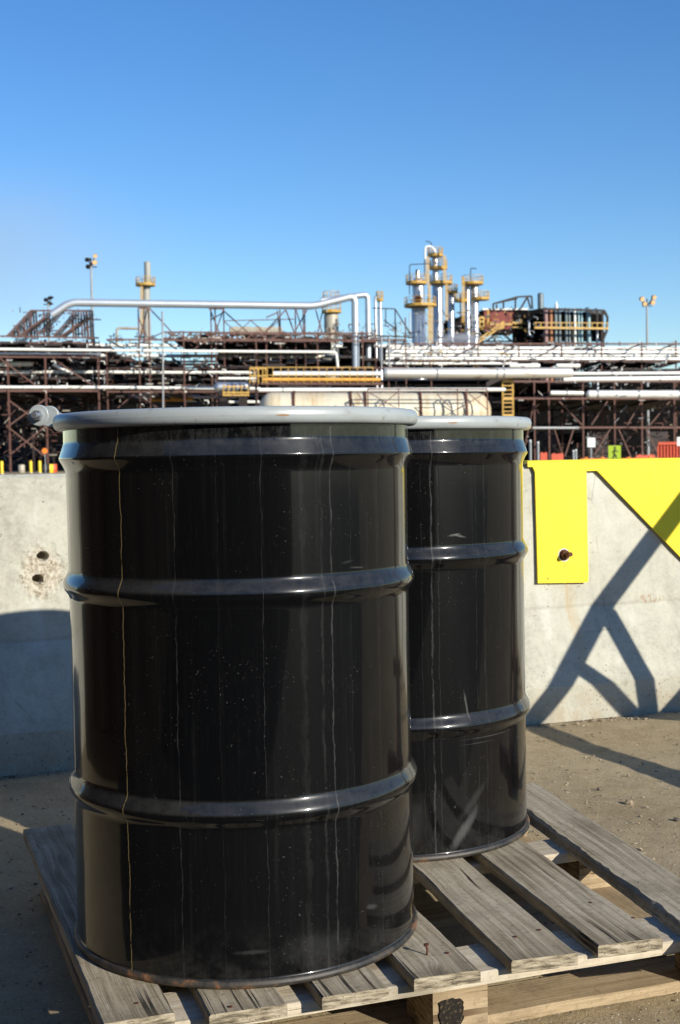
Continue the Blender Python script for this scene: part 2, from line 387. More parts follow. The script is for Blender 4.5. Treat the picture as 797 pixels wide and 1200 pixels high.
M = {}
M['drum'] = drum_black('glossy_black_drum_paint', 0.0, -2.31, ((-1.98, .8, .0016), (-1.52, .6, .0010), (-1.13, 1.0, .0024), (-1.19, .35, .004), (-.78, .5, .0010), (-1.30, .2, .010), (-1.0, .35, .001), (-1.75, .3, .001)),
                       ((-1.02, .64, .04, .003, 8, .12), (-.95, .63, .06, .0025, -14, .25), (-1.25, .05, .25, .03, 0, .10), (-.88, .09, .05, .006, -6, .22), (-1.6, .055, .12, .004, 3, .16)))
M['drum_two'] = drum_black('scuffed_black_drum_paint', 3.7, -.2, ((-1.55, 1.0, .0030), (-1.50, .5, .0016), (-1.62, .35, .0012), (-1.20, .45, .0012), (-1.12, .3, .003), (-.95, .4, .001), (-1.85, .4, .001)),
                       ((-1.33, .055, .06, .05, 2.6, .42), (-1.25, .11, .05, .045, 3, .13), (-1.72, .07, .09, .06, .6, .10), (-1.30, .305, .012, .035, -.6, .45), (-1.38, .645, .05, .0035, 9, .6), (-1.33, .642, .035, .0045, -9, .55), (-1.1, .235, .3, .0015, 0, .25), (-1.2, .225, .2, .0012, 6, .2))); M['ring'] = ring_paint(); M['chime'] = rusty_rim(); M['concrete'] = concrete(); M['ground'] = ground_mat()
M['grey_wood'] = wood('weathered_grey_board', (.10, .078, .048), (.30, .25, .17), (.48, .42, .31))
M['pale_wood'] = wood('pale_new_board', (.32, .26, .18), (.48, .41, .30), (.60, .53, .41), grain=.6, crackc=(.2, .15, .1))
M['tan_wood'] = wood('tan_softwood', (.17, .12, .065), (.31, .23, .135), (.44, .34, .21), crackc=(.1, .06, .03))
M['yellow'] = simple('yellow_plate_paint', (.95, .77, .02), .55, 0, .05, 2.5, (.70, .55, .08), (.70, .84), spec=.25)
def plate_paint():
    n = NM('worn_yellow_plate_paint'); v = n.tc.outputs['Object']; x, y, z = n.xyz(v)
    c = n.mix(n.noise(v, 3, 6, .65), (.78, .60, .022), (.92, .72, .03))
    c = n.mix(n.step(n.noise(n.map(v, (8, 8, 1)), 2, 5, .7), .56, .76, 0, .5), c, (.58, .46, .08))
    du = n.math('DIVIDE', n.math('ABSOLUTE', n.math('SUBTRACT', x, PBU)), .013); dz_ = n.math('DIVIDE', n.math('SUBTRACT', PBZ, z), .09)
    run = n.math('MULTIPLY', n.step(n.math('ADD', du, n.math('MULTIPLY', n.noise(n.map(v, (1, 1, .3)), 60, 4), .9)), 1.5, .5), n.math('MULTIPLY', n.step(dz_, 0, .05), n.step(dz_, 1.3, .2)))
    c = n.mix(n.math('MULTIPLY', run, .55), c, (.36, .20, .04))
    chip = n.step(n.noise(v, 42, 4, .7), .69, .71); c = n.mix(chip, c, (.16, .08, .04))
    spk = n.math('MULTIPLY', n.step(n.noise(v, 140, 3, .7), .66, .72), n.step(n.noise(v, 7, 3), .5, .62)); c = n.mix(n.math('MULTIPLY', spk, .5), c, (.40, .30, .08))
    n.bump(n.math('ADD', n.noise(v, 60, 4), n.math('MULTIPLY', chip, -1)), .25, .001)
    return n.out(c, n.math('ADD', .5, n.math('MULTIPLY', n.noise(v, 9, 4), .2)), spec=.25)
PBU, PBZ = 2.010, .577
M['yellow'] = plate_paint()
M['rust'] = simple('rusted_steel', (.10, .035, .018), .8, .2, .5, 60, bump=.002)
M['zinc'] = simple('zinc_plated_bolt', (.55, .58, .60), .28, .9, .15, 30)
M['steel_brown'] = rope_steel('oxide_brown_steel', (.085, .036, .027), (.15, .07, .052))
M['steel_dark'] = rope_steel('dark_steel_and_shade', (.010, .007, .0065), (.032, .018, .015))  # dark steel, also painting the shade on rack rows behind the front
M['steel_grey'] = simple('grey_galvanised_steel', (.33, .34, .34), .5, .3, .25, 1)
M['steel_black'] = simple('cladding_and_shade_black', (.004, .0036, .0036), .9, 0, .4, .5, spec=.1)  # near black; on the shed walls it paints in the shade
M['alu'] = jacket('bright_pipe_jacket', (.88, .87, .82), .2, .36, .3)
M['alu_w'] = jacket('white_pipe_jacket', (.88, .86, .78), .10, .45, .05)
M['alu_b'] = jacket('bluish_pipe_jacket', (.62, .66, .70), .0, .33, .6)
M['alu_rust'] = jacket('rusting_pipe_jacket', (.80, .76, .68), .8)
M['silver'] = jacket('silver_tower_jacket', (.52, .54, .56), .15, .36, .8)
M['yel_rail'] = simple('yellow_railing_paint', (.55, .33, .06), .5, 0, .35, 1.5, (.25, .12, .04))
M['orange_pipe'] = simple('orange_yellow_pipe_paint', (.75, .36, .05), .5, 0, .3, 1.0, (.30, .13, .04))
M['vessel'] = streaked_vessel()
M['beige'] = simple('beige_equipment_paint', (.42, .38, .29), .55, .1, .25, .6, (.30, .2, .12))
M['stack_grey'] = simple('grey_buff_stack_paint', (.34, .34, .30), .6, .1, .2, .6)
M['redbrick'] = simple('red_brown_cladding', (.20, .035, .025), .7, 0, .2, .8)
M['white'] = simple('white_paint', (.78, .78, .74), .5, 0, .08, 2)
M['teal'] = simple('teal_grey_jacket', (.22, .35, .38), .45, .2, .25, 1)
M['slate'] = simple('slate_grey_jacket', (.15, .19, .20), .5, .2, .25, 1)
M['pinkrust'] = simple('faded_red_duct', (.32, .18, .17), .6, 0, .2, 1)
M['rustorange'] = simple('orange_rust_duct', (.38, .16, .07), .6, 0, .2, 1)
M['soot'] = simple('faded_black_stamp_ink', (.022, .019, .015), .9, 0, .5, 120, (.10, .075, .045), (.55, .62), spec=.1)
M['lime'] = simple('lime_sign_face', (.33, .46, .012), .6, 0, .06, 2)
M['black'] = simple('black_paint', (.01, .01, .01), .5, 0, .1, 2)
M['orange'] = simple('orange_plastic', (.85, .24, .03), .5, 0, .15, 2)
M['redplastic'] = simple('red_orange_plastic', (.60, .09, .035), .5, 0, .2, 2)
M['lamp_glass'] = simple('lamp_glass_sun_glow', (.80, .50, .24), .12, 0, .3, 1)  # amber colour stands for the sun reflecting in unlit lenses
M['bollard'] = simple('yellow_bollard_paint', (.80, .55, .02), .5, 0, .1, 2)

# ------------------------------------------------------------------ ground: one sheet to the horizon
def axis(lo, hi, step, far):
    a = []; x = lo
    while x <= hi + 1e-6: a.append(x); x += step
    g = step; x = lo; L = []
    while x > -far: g *= 1.5; x -= g; L.append(x)
    g = step; x = hi; H = []
    while x < far: g *= 1.5; x += g; H.append(x)
    return L[::-1] + a + H
gx = axis(-1.6, 2.4, .02, 4000); gy = axis(.8, 5.3, .02, 4000)
gv = []
for y in gy:
    for x in gx:
        near = -1.6 <= x <= 2.4 and .8 <= y <= 5.3
        z = 0.0
        if near:
            e = min(1, (x + 1.6) * 4, (2.4 - x) * 4, (y - .8) * 4, (5.3 - y) * 4)
            z = e * (noise.noise(Vector((x * 3, y * 3, 0))) * .006 + noise.noise(Vector((x * 14, y * 14, 3))) * .0025) - .001
        gv.append((x, y, z))
nx = len(gx); gf = [(j * nx + i, j * nx + i + 1, (j + 1) * nx + i + 1, (j + 1) * nx + i) for j in range(len(gy) - 1) for i in range(nx - 1)]
mb = MB(); mb.add(gv, gf, True); g = mb.build('ground', M['ground']); g['kind'] = 'structure'

# asphalt sheet added out of view, dark ground for the drums to reflect
rv = []; rf = []
for i in range(0, 161):
    x = -42 + i * .525; rv += [(x, 1.93 + noise.noise(Vector((x * 1.3, 0, 0))) * .05 + noise.noise(Vector((x * 7, 0, 0))) * .02, .008), (x, -60, .008)]
    if i: rf.append((2 * i - 2, 2 * i - 1, 2 * i + 1, 2 * i))
def asphalt():
    n = NM('added_dark_asphalt'); v = n.tc.outputs['Object']; f = n.noise(v, 150, 4, .7)
    n.bump(f, .6, .004); return n.out(n.ramp(f, [(.35, (.018, .018, .018)), (.55, (.045, .044, .042)), (.72, (.10, .095, .09))]), .9, spec=.2)
mb = MB(); mb.add(rv, rf); o = mb.build('unseen_asphalt', asphalt()); o['kind'] = 'structure'

# scattered stones of the yard (near the pallet)
def stone(mb, c, s):
    n = 6; rot = random.uniform(0, 6.28); sx, sy, sz = s * random.uniform(.7, 1.3), s * random.uniform(.6, 1.1), s * random.uniform(.45, .8)
    vs = []; 
    for zz, rr in ((-.5, .75), (.15, 1.0), (.75, .55)):
        for k in range(n):
            a = rot + 2 * math.pi * k / n; j = random.uniform(.75, 1.2)
            vs.append((c[0] + math.cos(a) * sx * rr * j, c[1] + math.sin(a) * sy * rr * j, c[2] + zz * sz * random.uniform(.85, 1.15)))
    fs = []
    for r in range(2):
        for k in range(n):
            k2 = (k + 1) % n; fs.append((r * n + k, r * n + k2, (r + 1) * n + k2, (r + 1) * n + k))
    fs.append(tuple(2 * n + k for k in range(n)))
    mb.add(vs, fs)
def stone_mat():
    n = NM('mixed_small_stones'); g_ = n.n.new('ShaderNodeNewGeometry'); r = g_.outputs['Random Per Island']
    return n.out(n.ramp(r, [(.0, (.09, .075, .06)), (.3, (.24, .19, .13)), (.8, (.34, .275, .18)), (1.0, (.46, .39, .28))]), .85)
M['stone'] = stone_mat()
sb = MB()
for i in range(900):                                       # grit banked against the barrier's foot
    u_ = random.uniform(-1.3, 4.2); d_ = abs(random.gauss(0, .035)) + .004
    stone(sb, (-1.038 + .9399 * u_ + .3414 * d_, 3.908 + .3414 * u_ - .9399 * d_, .001), random.choice([.002, .003, .003, .005, .008]))
for i in range(5200):
    x, y = random.uniform(-1.5, 2.2), random.uniform(1.3, 4.9)
    stone(sb, (x, y, .001), random.choice([.0015, .002, .002, .0025, .003, .0045]))
for i in range(60):
    p = onz(random.gauss(690, 60), random.gauss(985, 60)) if i % 2 else onz(random.gauss(655, 40), random.gauss(910, 30))
    stone(sb, (p.x, p.y, .002), random.uniform(.002, .006))
for (px, py, s) in ((656, 936, .008), (738, 942, .013), (737, 997, .009), (728, 992, .009), (750, 1002, .008), (675, 956, .007), (765, 1008, .006), (793, 962, .012), (718, 990, .007), (702, 926, .008)):
    p = onz(px, py); stone(sb, (p.x, p.y, .003), s)
st = tag(sb.build('loose_stones', M['stone']), 'small loose stones scattered over the dusty ground', 'stones', kind='stuff')

# ------------------------------------------------------------------ concrete barrier
BA = math.atan2(.822, 2.263); U = Vector((math.cos(BA), math.sin(BA), 0)); NB = Vector((-math.sin(BA), math.cos(BA), 0)); B0 = Vector((-1.038, 3.908, 0))
PROF = [(0, 0), (.004, .125), (.13, .385), (.185, .895), (.2, .906)]
def onface(px, py, i):                  # photo pixel -> (u, distance up the profile piece, world point)
    (d0, z0), (d1, z1) = PROF[i], PROF[i + 1]
    p0 = B0 + NB * d0 + Vector((0, 0, z0)); e = NB * (d1 - d0) + Vector((0, 0, z1 - z0)); nn = U.cross(e)
    r = ray(px, py); t = (p0 - CAM).dot(nn) / r.dot(nn); P = CAM + r * t
    return (P - B0).dot(U), P.z, P
holes = [onface(50, 652, 2), onface(44.5, 679, 2)]
us = []; u = -1.4
while u < 4.4:
    us.append(u); u += .004 if -.02 < u < .36 else .03
dz = []
def lerp(a, b, t): return a + (b - a) * t
prof_pts = []
for i in range(len(PROF) - 1):
    (d0, z0), (d1, z1) = PROF[i], PROF[i + 1]; L = math.hypot(d1 - d0, z1 - z0)
    n = max(1, int(L / (.004 if i == 2 else .014)))
    for k in range(n): prof_pts.append((lerp(d0, d1, k / n), lerp(z0, z1, k / n), i))
prof_pts.append((.2, .906, 3)); prof_pts.append((.4, .906, 4)); prof_pts.append((.415, .895, 4)); prof_pts.append((.47, .385, 4)); prof_pts.append((.6, .125, 4)); prof_pts.append((.6, 0, 4))
bv = []
for (d, z, i) in prof_pts:
    for u in us:
        q = Vector((u * 4, z * 4, 1.3)); o = noise.noise(q) * .0025 + noise.noise(q * 6) * .0012
        if z < .05 and i == 0: o += max(0, noise.noise(Vector((u * 9, 0, 7)))) * .02 * (1 - z / .05)
        if i == 3: o += max(0, noise.noise(Vector((u * 16, 0, 2))) - .25) * .02
        if i == 2:
            du, dzz = (u - .160) / .078, (z - .600) / .092
            e = math.sqrt(du * du + dzz * dzz) + noise.noise(Vector((u * 30, z * 30, 0))) * .35
            if e < 1: o += min(1, (1 - e) * 4) * (.004 + .004 * noise.noise(Vector((u * 70, z * 70, 5))))
            for (hu, hz, _) in holes:
                r = math.hypot((u - hu) / 1.25, z - hz) / .0145
                if r < 1: o += .06 * min(1, (1 - r) * 3)
        if i == 4: o = 0
        bv.append(Vector((u, d + o, z)))
nu = len(us); npf = len(prof_pts)
bf = [(j * nu + i, j * nu + i + 1, (j + 1) * nu + i + 1, (j + 1) * nu + i) for j in range(npf - 1) for i in range(nu - 1)]
bf.append(tuple(j * nu for j in range(npf))); bf.append(tuple(j * nu + nu - 1 for j in range(npf))[::-1])
mb = MB(); mb.add(bv, bf, False); bar_o = mb.build('concrete_barrier', M['concrete'])
bar_o.location = B0; bar_o.rotation_euler = (0, 0, BA)
tag(bar_o, 'long pale concrete road barrier with chipped patch behind the two drums', 'barrier')

# yellow steel saddle plate bolted over the barrier
sp = thing('saddle_plate', 'yellow painted steel plate bolted over the top of the concrete barrier', 'steel plate', B0, BA)
TOP = .912; TH = .007
def facept(u, z, off):                  # on the upper face, 'off' in front of it
    (d0, z0), (d1, z1) = PROF[2], PROF[3]; t = (z - z0) / (z1 - z0); return Vector((u, lerp(d0, d1, t) - off, z))
def slab(mb, poly, off, th):
    a = [facept(u, z, off + th) for u, z in poly]; b = [facept(u, z, off) for u, z in poly]; n = len(poly)
    mb.add(a + b, [tuple(range(n)), tuple(range(2 * n - 1, n - 1, -1))] + [(i, i + n, (i + 1) % n + n, (i + 1) % n) for i in range(n)])
def uz(px, py): q = onface(px, py, 2); return (q[0], q[1])
lip = .878
u0 = uz(616, 545)[0]; uA = uz(625, 560); uB = uz(628, 683); uC = uz(687, 682); uD = uz(685, 560); uE = uz(697, 549)[0]; uF = uz(797, 655)
mb = MB()
ends = u0 + 1.42
slope = (uF[1] - lip) / (uF[0] - uE)
uG = uE + (.47 - lip) / slope
poly = [(u0, TOP), (u0, lip + .019), (uA[0] - .008, lip + .019), (uA[0], lip), (uB[0], uB[1]), (uC[0] - .006, uC[1]), (uC[0], uC[1] + .006), (uD[0], lip), (uE, lip), (uG, .47), (uG + .12, .47), (uG + .30, lip), (ends, lip), (ends, TOP)]
slab(mb, poly, .010, TH)
mb.build('front_flap', M['yellow'], sp)
mb = MB(); e0 = facept(0, TOP, .010 + TH).y
mb.hexa([(u0, e0, TOP - .0), (ends, e0, TOP), (ends, .43, TOP), (u0, .43, TOP), (u0, e0, TOP + TH), (ends, e0, TOP + TH), (ends, .43, TOP + TH), (u0, .43, TOP + TH)])
mb.build('top_strip', M['yellow'], sp)
bu, bz = uz(658, 650); pass
mb = MB(); c = facept(bu, bz, .010 + TH); nrm = Vector((0, -1, .108)).normalized()
mb.tube([c - nrm * .002, c + nrm * .004], .021, 20); mb.tube([c + nrm * .003, c + nrm * .020], .0165, 6); mb.tube([c + nrm * .018, c + nrm * .050], .0085, 12)
ab_ = mb.build('anchor_bolt', M['rust'], sp)
mb = MB(); mb.tube([c - nrm * .001, c + nrm * .0022], .0235, 24); mb.build('washer', M['white'], ab_)

# steel frame standing to the right, just outside the picture: its struts shade the barrier and the ground
fr = thing('steel_strut_frame', 'brown steel strut frame whose braced shadow falls on the concrete barrier', 'steel frame', (1.5, 3.4, 0))
FA = Vector((math.cos(SUN_AZ), math.sin(SUN_AZ), 0))
def FP(a, z, off=0): return FA * a + Vector((0, 0, z)) + Vector((math.sin(SUN_AZ), -math.cos(SUN_AZ), 0)) * off
for nm, a, b, w in (('main_strut', (-.36, .04), (1.70, 1.952), .062), ('brace', (.589, .886), (.66, .09), .052), ('brace', (.38, .735), (.60, .43), .050),
                    ('brace', (.66, .42), (.98, .66), .052), ('upright', (1.70, .05), (1.70, 2.0), .09), ('base_beam', (-.46, .045), (1.78, .045), .088),
                    ('brace', (1.05, 1.32), (1.25, .09), .052)):
    mb = MB(); mb.bar(FP(*a), FP(*b), w); mb.build(nm, M['steel_brown'], fr)
for a in (-.3, 1.6):
    mb = MB(); mb.bar(FP(a, .04, -.30), FP(a, .04, .45), .07); mb.build('foot', M['steel_brown'], fr)

# two containers added out of view to cut sky fill and darken drum reflections
def container(label, c, rz, L, mat):
    t = thing('blocker_container', label, 'container', (c[0], c[1], 0), rz); Wd, Hh = 2.44, 2.6
    for sgn in (-1, 1):
        mb = MB(); n = int(L / .14); vs = []
        for i in range(n + 1):
            x = -L / 2 + .1 + (L - .2) * i / n; y = sgn * (Wd / 2 - (.036 if i % 4 in (0, 1) else .002)); vs += [(x, y, .16), (x, y, Hh - .1)]
        mb.add(vs, [(2 * i, 2 * i + 2, 2 * i + 3, 2 * i + 1) for i in range(n)]); mb.build('side_wall', mat, t)
    mb = MB()
    for sx in (-1, 1):
        for sy in (-1, 1): mb.box((sx * (L / 2 - .06), sy * (Wd / 2 - .06), Hh / 2), (.14, .14, Hh))
    for sy in (-1, 1):
        for z in (.09, Hh - .06): mb.box((0, sy * (Wd / 2 - .05), z), (L - .26, .10, .13))
    mb.build('frame', mat, t)
    mb = MB(); mb.box((0, 0, Hh - .03), (L - .28, Wd - .22, .05)); mb.build('roof', mat, t)
    for sx in (-1, 1):
        mb = MB(); mb.box((sx * (L / 2 - .05), 0, Hh / 2), (.05, Wd - .26, Hh - .2)); d_ = mb.build('end_door', mat, t)
        mb = MB()
        for y in (-.75, -.3, .3, .75): mb.tube([(sx * (L / 2 - .005), y, .15), (sx * (L / 2 - .005), y, Hh - .15)], .018, 8)
        mb.build('lock_bar', M['steel_grey'], d_)
    return t
M['box_brown'] = simple('dull_brown_container_paint', (.026, .017, .012), .7, 0, .3, 1.2, spec=.2)
M['box_dark'] = simple('dark_blue_container_paint', (.012, .015, .02), .7, 0, .3, 1.2, spec=.2)
container('dull brown unseen container added left of the drums to block sky light', (-3.35, .2), R(90), 6.06, M['box_brown'])
container('dark unseen container added behind the camera to darken the drum reflections', (-1.2, -5.4), 0, 12.19, M['box_dark'])

# ------------------------------------------------------------------ pallet
def board(name, mat, p0, ang, length, width, z0, th, parent, wane=0, jit=.0012, seg=60, sag=0):
    """p0: world xy of the front-left corner; ang: how far the board leans left from +Y"""
    mb = MB(); sd_ = random.random() * 50; rings = []
    ch = .0025
    for k in range(seg + 1):
        y = length * k / seg
        e0 = noise.noise(Vector((sd_, y * 3, 0))) * jit * 1.5 + noise.noise(Vector((sd_, y * 28, 0))) * jit
        e1 = noise.noise(Vector((sd_, y * 5, 9))) * jit * 2 + noise.noise(Vector((sd_, y * 28, 9))) * jit
        zz = noise.noise(Vector((sd_, y * 4, 4))) * jit
        wn_ = 0
        if wane: wn_ = wane * max(0, .55 + .45 * noise.noise(Vector((sd_, y * 4, 5))) + .35 * noise.noise(Vector((sd_, y * 17, 5))) + .3 * noise.noise(Vector((sd_, y * 50, 5))))
        yy0 = y + (noise.noise(Vector((sd_, 1, 1))) * .004 if k in (0, seg) else 0)
        pr = [(0 + e0 + wn_ * .15, 0), (width + e1, 0), (width + e1, th - ch), (width + e1 - ch, th), (ch + e0 + wn_, th), (e0 + wn_ * .6, th * .72 if wane else th - ch)]
        rings.append([Vector((a, yy0, b + zz)) for a, b in pr])
    m = 6; vs = [v for r in rings for v in r]; fs = []
    for k in range(seg):
        for i in range(m):
            i2 = (i + 1) % m; fs.append((k * m + i, k * m + i2, (k + 1) * m + i2, (k + 1) * m + i))
    fs.append(tuple(range(m))[::-1]); fs.append(tuple(seg * m + i for i in range(m)))
    fs = [f[::-1] for f in fs]
    mb.add(vs, fs); o = mb.build(name, mat)
    o.location = (p0[0], p0[1], z0); o.rotation_euler = (0, 0, ang)
    return under(o, parent)
pal = thing('wooden_pallet', 'weathered wooden pallet with gaps between grey boards, carrying two drums', 'pallet', (.05, 2.45, 0), R(17))
PT = .14
def P2(px, py, z=PT): p = onz(px, py, z); return (p.x, p.y)
deck = [((120, 1200), (205, 1186), 19.5, 1.065), ((245, 1189), (327, 1167), 17.6, 1.07), ((378, 1169), (447, 1151), 17.2, 1.07),
        ((485, 1147), (557, 1131), 16.6, 1.06), ((600, 1126), (662, 1108), 14.8, 1.06), ((700, 1108), (762, 1091), 15.2, 1.07)]
for a, b, ang, L in deck:
    A_, B_ = Vector(P2(*a)), Vector(P2(*b)); w = (B_ - A_).length
    # the front end is cut square: start at the left corner
    board('deck_board', M['grey_wood'], A_, R(ang), L, w, PT - .020, .020, pal)
# last board on the right with a wany edge
A_ = Vector(P2(797, 1084)); dirn = Vector((-math.sin(R(12.5)), math.cos(R(12.5)))); A_ = A_ - dirn * .10
board('deck_board', M['grey_wood'], A_, R(12.5), 1.08, .118, PT - .022, .022, pal, wane=.020, jit=.002)['label'] = 'wide grey board with a ragged bark edge'
# stringer boards across, under the deck
SA = R(19.8); sdir = Vector((math.cos(SA), math.sin(SA))); sper = Vector((-math.sin(SA), math.cos(SA)))
front = Vector(P2(200, 1199, .12))
for off, mat, w, SL in ((0, M['pale_wood'], .115, 1.14), (.50, M['pale_wood'], .10, 1.09), (.955, M['pale_wood'], .10, 1.12)):
    s0 = front - sdir * .085 + sper * off + sdir * (.05 * off)
    # a board lying along sdir: its length axis runs that way, so its own +x points towards -sper
    p = s0 + sper * w
    board('stringer_board', mat, p, SA - R(90), SL, w, PT - .0415, .0205, pal, jit=.001)
# blocks and bottom boards
for off, wb in ((.004, .11), (.50, .10), (.96, .10)):
    for s in (.0, .50, 1.02):
        q = front - sdir * (.08 - .06 * off) + sper * off + sdir * s + sper * wb
        board('spacer_block', M['tan_wood'], q, SA - R(90), (.095 if s else .10), wb, .0195, .0785, pal, seg=4)
for off, w in ((.06, .105), (.50, .10), (.955, .10)):
    q = front - sdir * (.08 - .06 * off) + sper * (off + w)
    board('bottom_board', M['tan_wood'], q, SA - R(90), 1.11, w, .0005, .0185, pal)
for s in (.0, .50, 1.03):
    q = front - sdir * .075 + sdir * s + sper * .17
    board('bottom_board', M['tan_wood'], q, SA, .78, .10, .0195, .016, pal)
q = front - sdir * .08 + sdir * (.50 + .03) + sper * (.004 - .0012)
mb = MB(); pg = [(.021 * max(-1, min(1, 1.25 * math.cos(a))) * random.uniform(.88, 1.04), -.0012, .022 * max(-1, min(1, 1.25 * math.sin(a))) * random.uniform(.88, 1.04)) for a in [2 * math.pi * k / 36 for k in range(36)]]
mb.add(pg + [(x_, .001, z_) for x_, y_, z_ in pg], [tuple(range(36)), tuple(range(71, 35, -1))] + [(i, i + 36, (i + 1) % 36 + 36, (i + 1) % 36) for i in range(36)]); o = mb.build('stencil_mark', M['soot']); o.location = (q.x, q.y, .062); o.rotation_euler = (0, 0, SA); under(o, pal)
# bent rusty nail standing in the fourth board
np_ = onz(500.5, 1119, PT)
nail = MB(); nail.tube([np_ - Vector((0, 0, .008)), np_ + Vector((.0005, 0, .008)), np_ + Vector((-.001, 0, .0165))], .0018, 8); nail.tube([np_ + Vector((-.001, 0, .0155)), np_ + Vector((-.0012, 0, .0180))], .0042, 10)
o = nail.build('nail', M['rust']); under(o, pal)
for (px, py) in ((524, 1117), (604, 1098), (632, 1090), (742, 1076), (160, 1176), (270, 1180), (692, 1058)):
    q = onz(px, py, PT); mb = MB(); mb.tube([q + Vector((0, 0, -.004)), q + Vector((0, 0, .0012))], .0032, 10); under(mb.build('nail_head', M['rust']), pal)

# ------------------------------------------------------------------ drums
def smooth_prof(z0, z1, hoops):
    pts = []
    z = z0
    while z <= z1 + 1e-6:
        r = .2885
        for (hz, kind) in hoops:
            d = z - hz
            if kind == 'roll':
                if 0 <= d < .028: t = d / .028; r += .0100 * (math.cos(t * math.pi) + 1) / 2
                elif -.022 < d < 0: t = -d / .022; r += .0100 * (math.cos(t * math.pi) + 1) / 2
            else:
                if 0 <= d < .026: r += .0025 + .0085 * (1 - d / .026)
                elif d >= .026: r += .0025
                elif -.022 < d < 0: t = -d / .022; r += .0110 * (1 - t) ** 1.3
        pts.append((r, z)); z += .0028
    return pts
def make_drum(label):
    d = thing('steel_drum', label, 'drum', (0, 0, PT), 0, 'black steel drums on the pallet')
    mb = MB()
    j = lambda a, z: .0004 * noise.noise(Vector((math.cos(a) * 5, math.sin(a) * 5, z * 7))) + .0009 * noise.noise(Vector((math.cos(a) * 2, math.sin(a) * 2, z * 3)))
    mb.lathe([(.290, .012)] + smooth_prof(.014, .858, [(.262, 'roll'), (.597, 'roll'), (.806, 'bead')]), seg=180, jit=j)
    mb.build('drum_body', M['drum'], d)
    mb = MB(); r0, z0 = .2905, .0065
    prof = [(r0 + .0045 * math.cos(a), z0 + .0062 * math.sin(a)) for a in [2 * math.pi * k / 12 for k in range(13)]]
    mb.lathe(prof, seg=160); mb.disc((0, 0), .286, .010, 96, False); mb.build('bottom_chime', M['chime'], d)
    mb = MB(); mb.lathe([(.0, .862), (.20, .8625), (.262, .860), (.268, .856), (.276, .857), (.281, .868), (.286, .874), (.292, .874)], seg=120); mb.build('lid', M['drum'], d)
    mb = MB(); prof = []
    for k in range(25):
        a = 2 * math.pi * k / 24; ca, sa = math.cos(a), math.sin(a)
        prof.append((.2965 + .0115 * math.copysign(abs(ca) ** .8, ca), .8665 + .0132 * math.copysign(abs(sa) ** .85, sa)))
    mb.lathe(prof, seg=180); ring = mb.build('locking_ring', M['ring'], d)
    # lugs and bolt where the ring's ends meet
    ab = R(163); c = Vector((math.cos(ab), math.sin(ab), 0)); t = Vector((-math.sin(ab), math.cos(ab), 0))
    lc = c * .345 + Vector((0, 0, .883))
    for s in (-1, 1):
        q = lc + t * (.024 * s)
        mb = MB(); mb.tube([q - t * .0042, q - t * .0036, q + t * .0036, q + t * .0042], .0185, 36, rs=[.0172, .0185, .0185, .0172])
        e = c * .300 + Vector((0, 0, .868)) + t * (.024 * s)
        mb.hexa([q - t * .0034 + Vector((0, 0, -.0150)), e - t * .0034 + Vector((0, 0, -.009)), e + t * .0034 + Vector((0, 0, -.009)), q + t * .0034 + Vector((0, 0, -.0150)),
                 q - t * .0034 + Vector((0, 0, .0150)), e - t * .0034 + Vector((0, 0, .009)), e + t * .0034 + Vector((0, 0, .009)), q + t * .0034 + Vector((0, 0, .0150))])
        mb.build('lug', M['ring'], ring)
    mb = MB(); mb.tube([lc - t * .037, lc + t * .050], .0052, 14)
    mb.tube([lc - t * .0305, lc - t * .0280], .0108, 24); mb.tube([lc - t * .0380, lc - t * .0360, lc - t * .0300], .0085, 24, rs=[.0068, .0084, .0086])
    mb.tube([lc + t * .028, lc + t * .038], .0095, 6)
    mb.build('ring_bolt', M['zinc'], ring)
    return d
D1 = make_drum('larger looking nearer black steel drum, ring bolt sticking out at its left')
D1.location = (-.173, 2.240, PT)
D1.rotation_euler = (0, 0, R(8))
D2 = copy_tree(D1); D2['label'] = 'farther black steel drum, standing behind and to the right of the nearer one'
for c_ in bpy.data.objects:
    if c_.parent == D2 and c_.name.startswith('drum_body'): c_.data = c_.data.copy(); c_.data.materials[0] = M['drum_two']
D2.location = (.107, 2.842, PT); D2.rotation_euler = (0, 0, R(13))

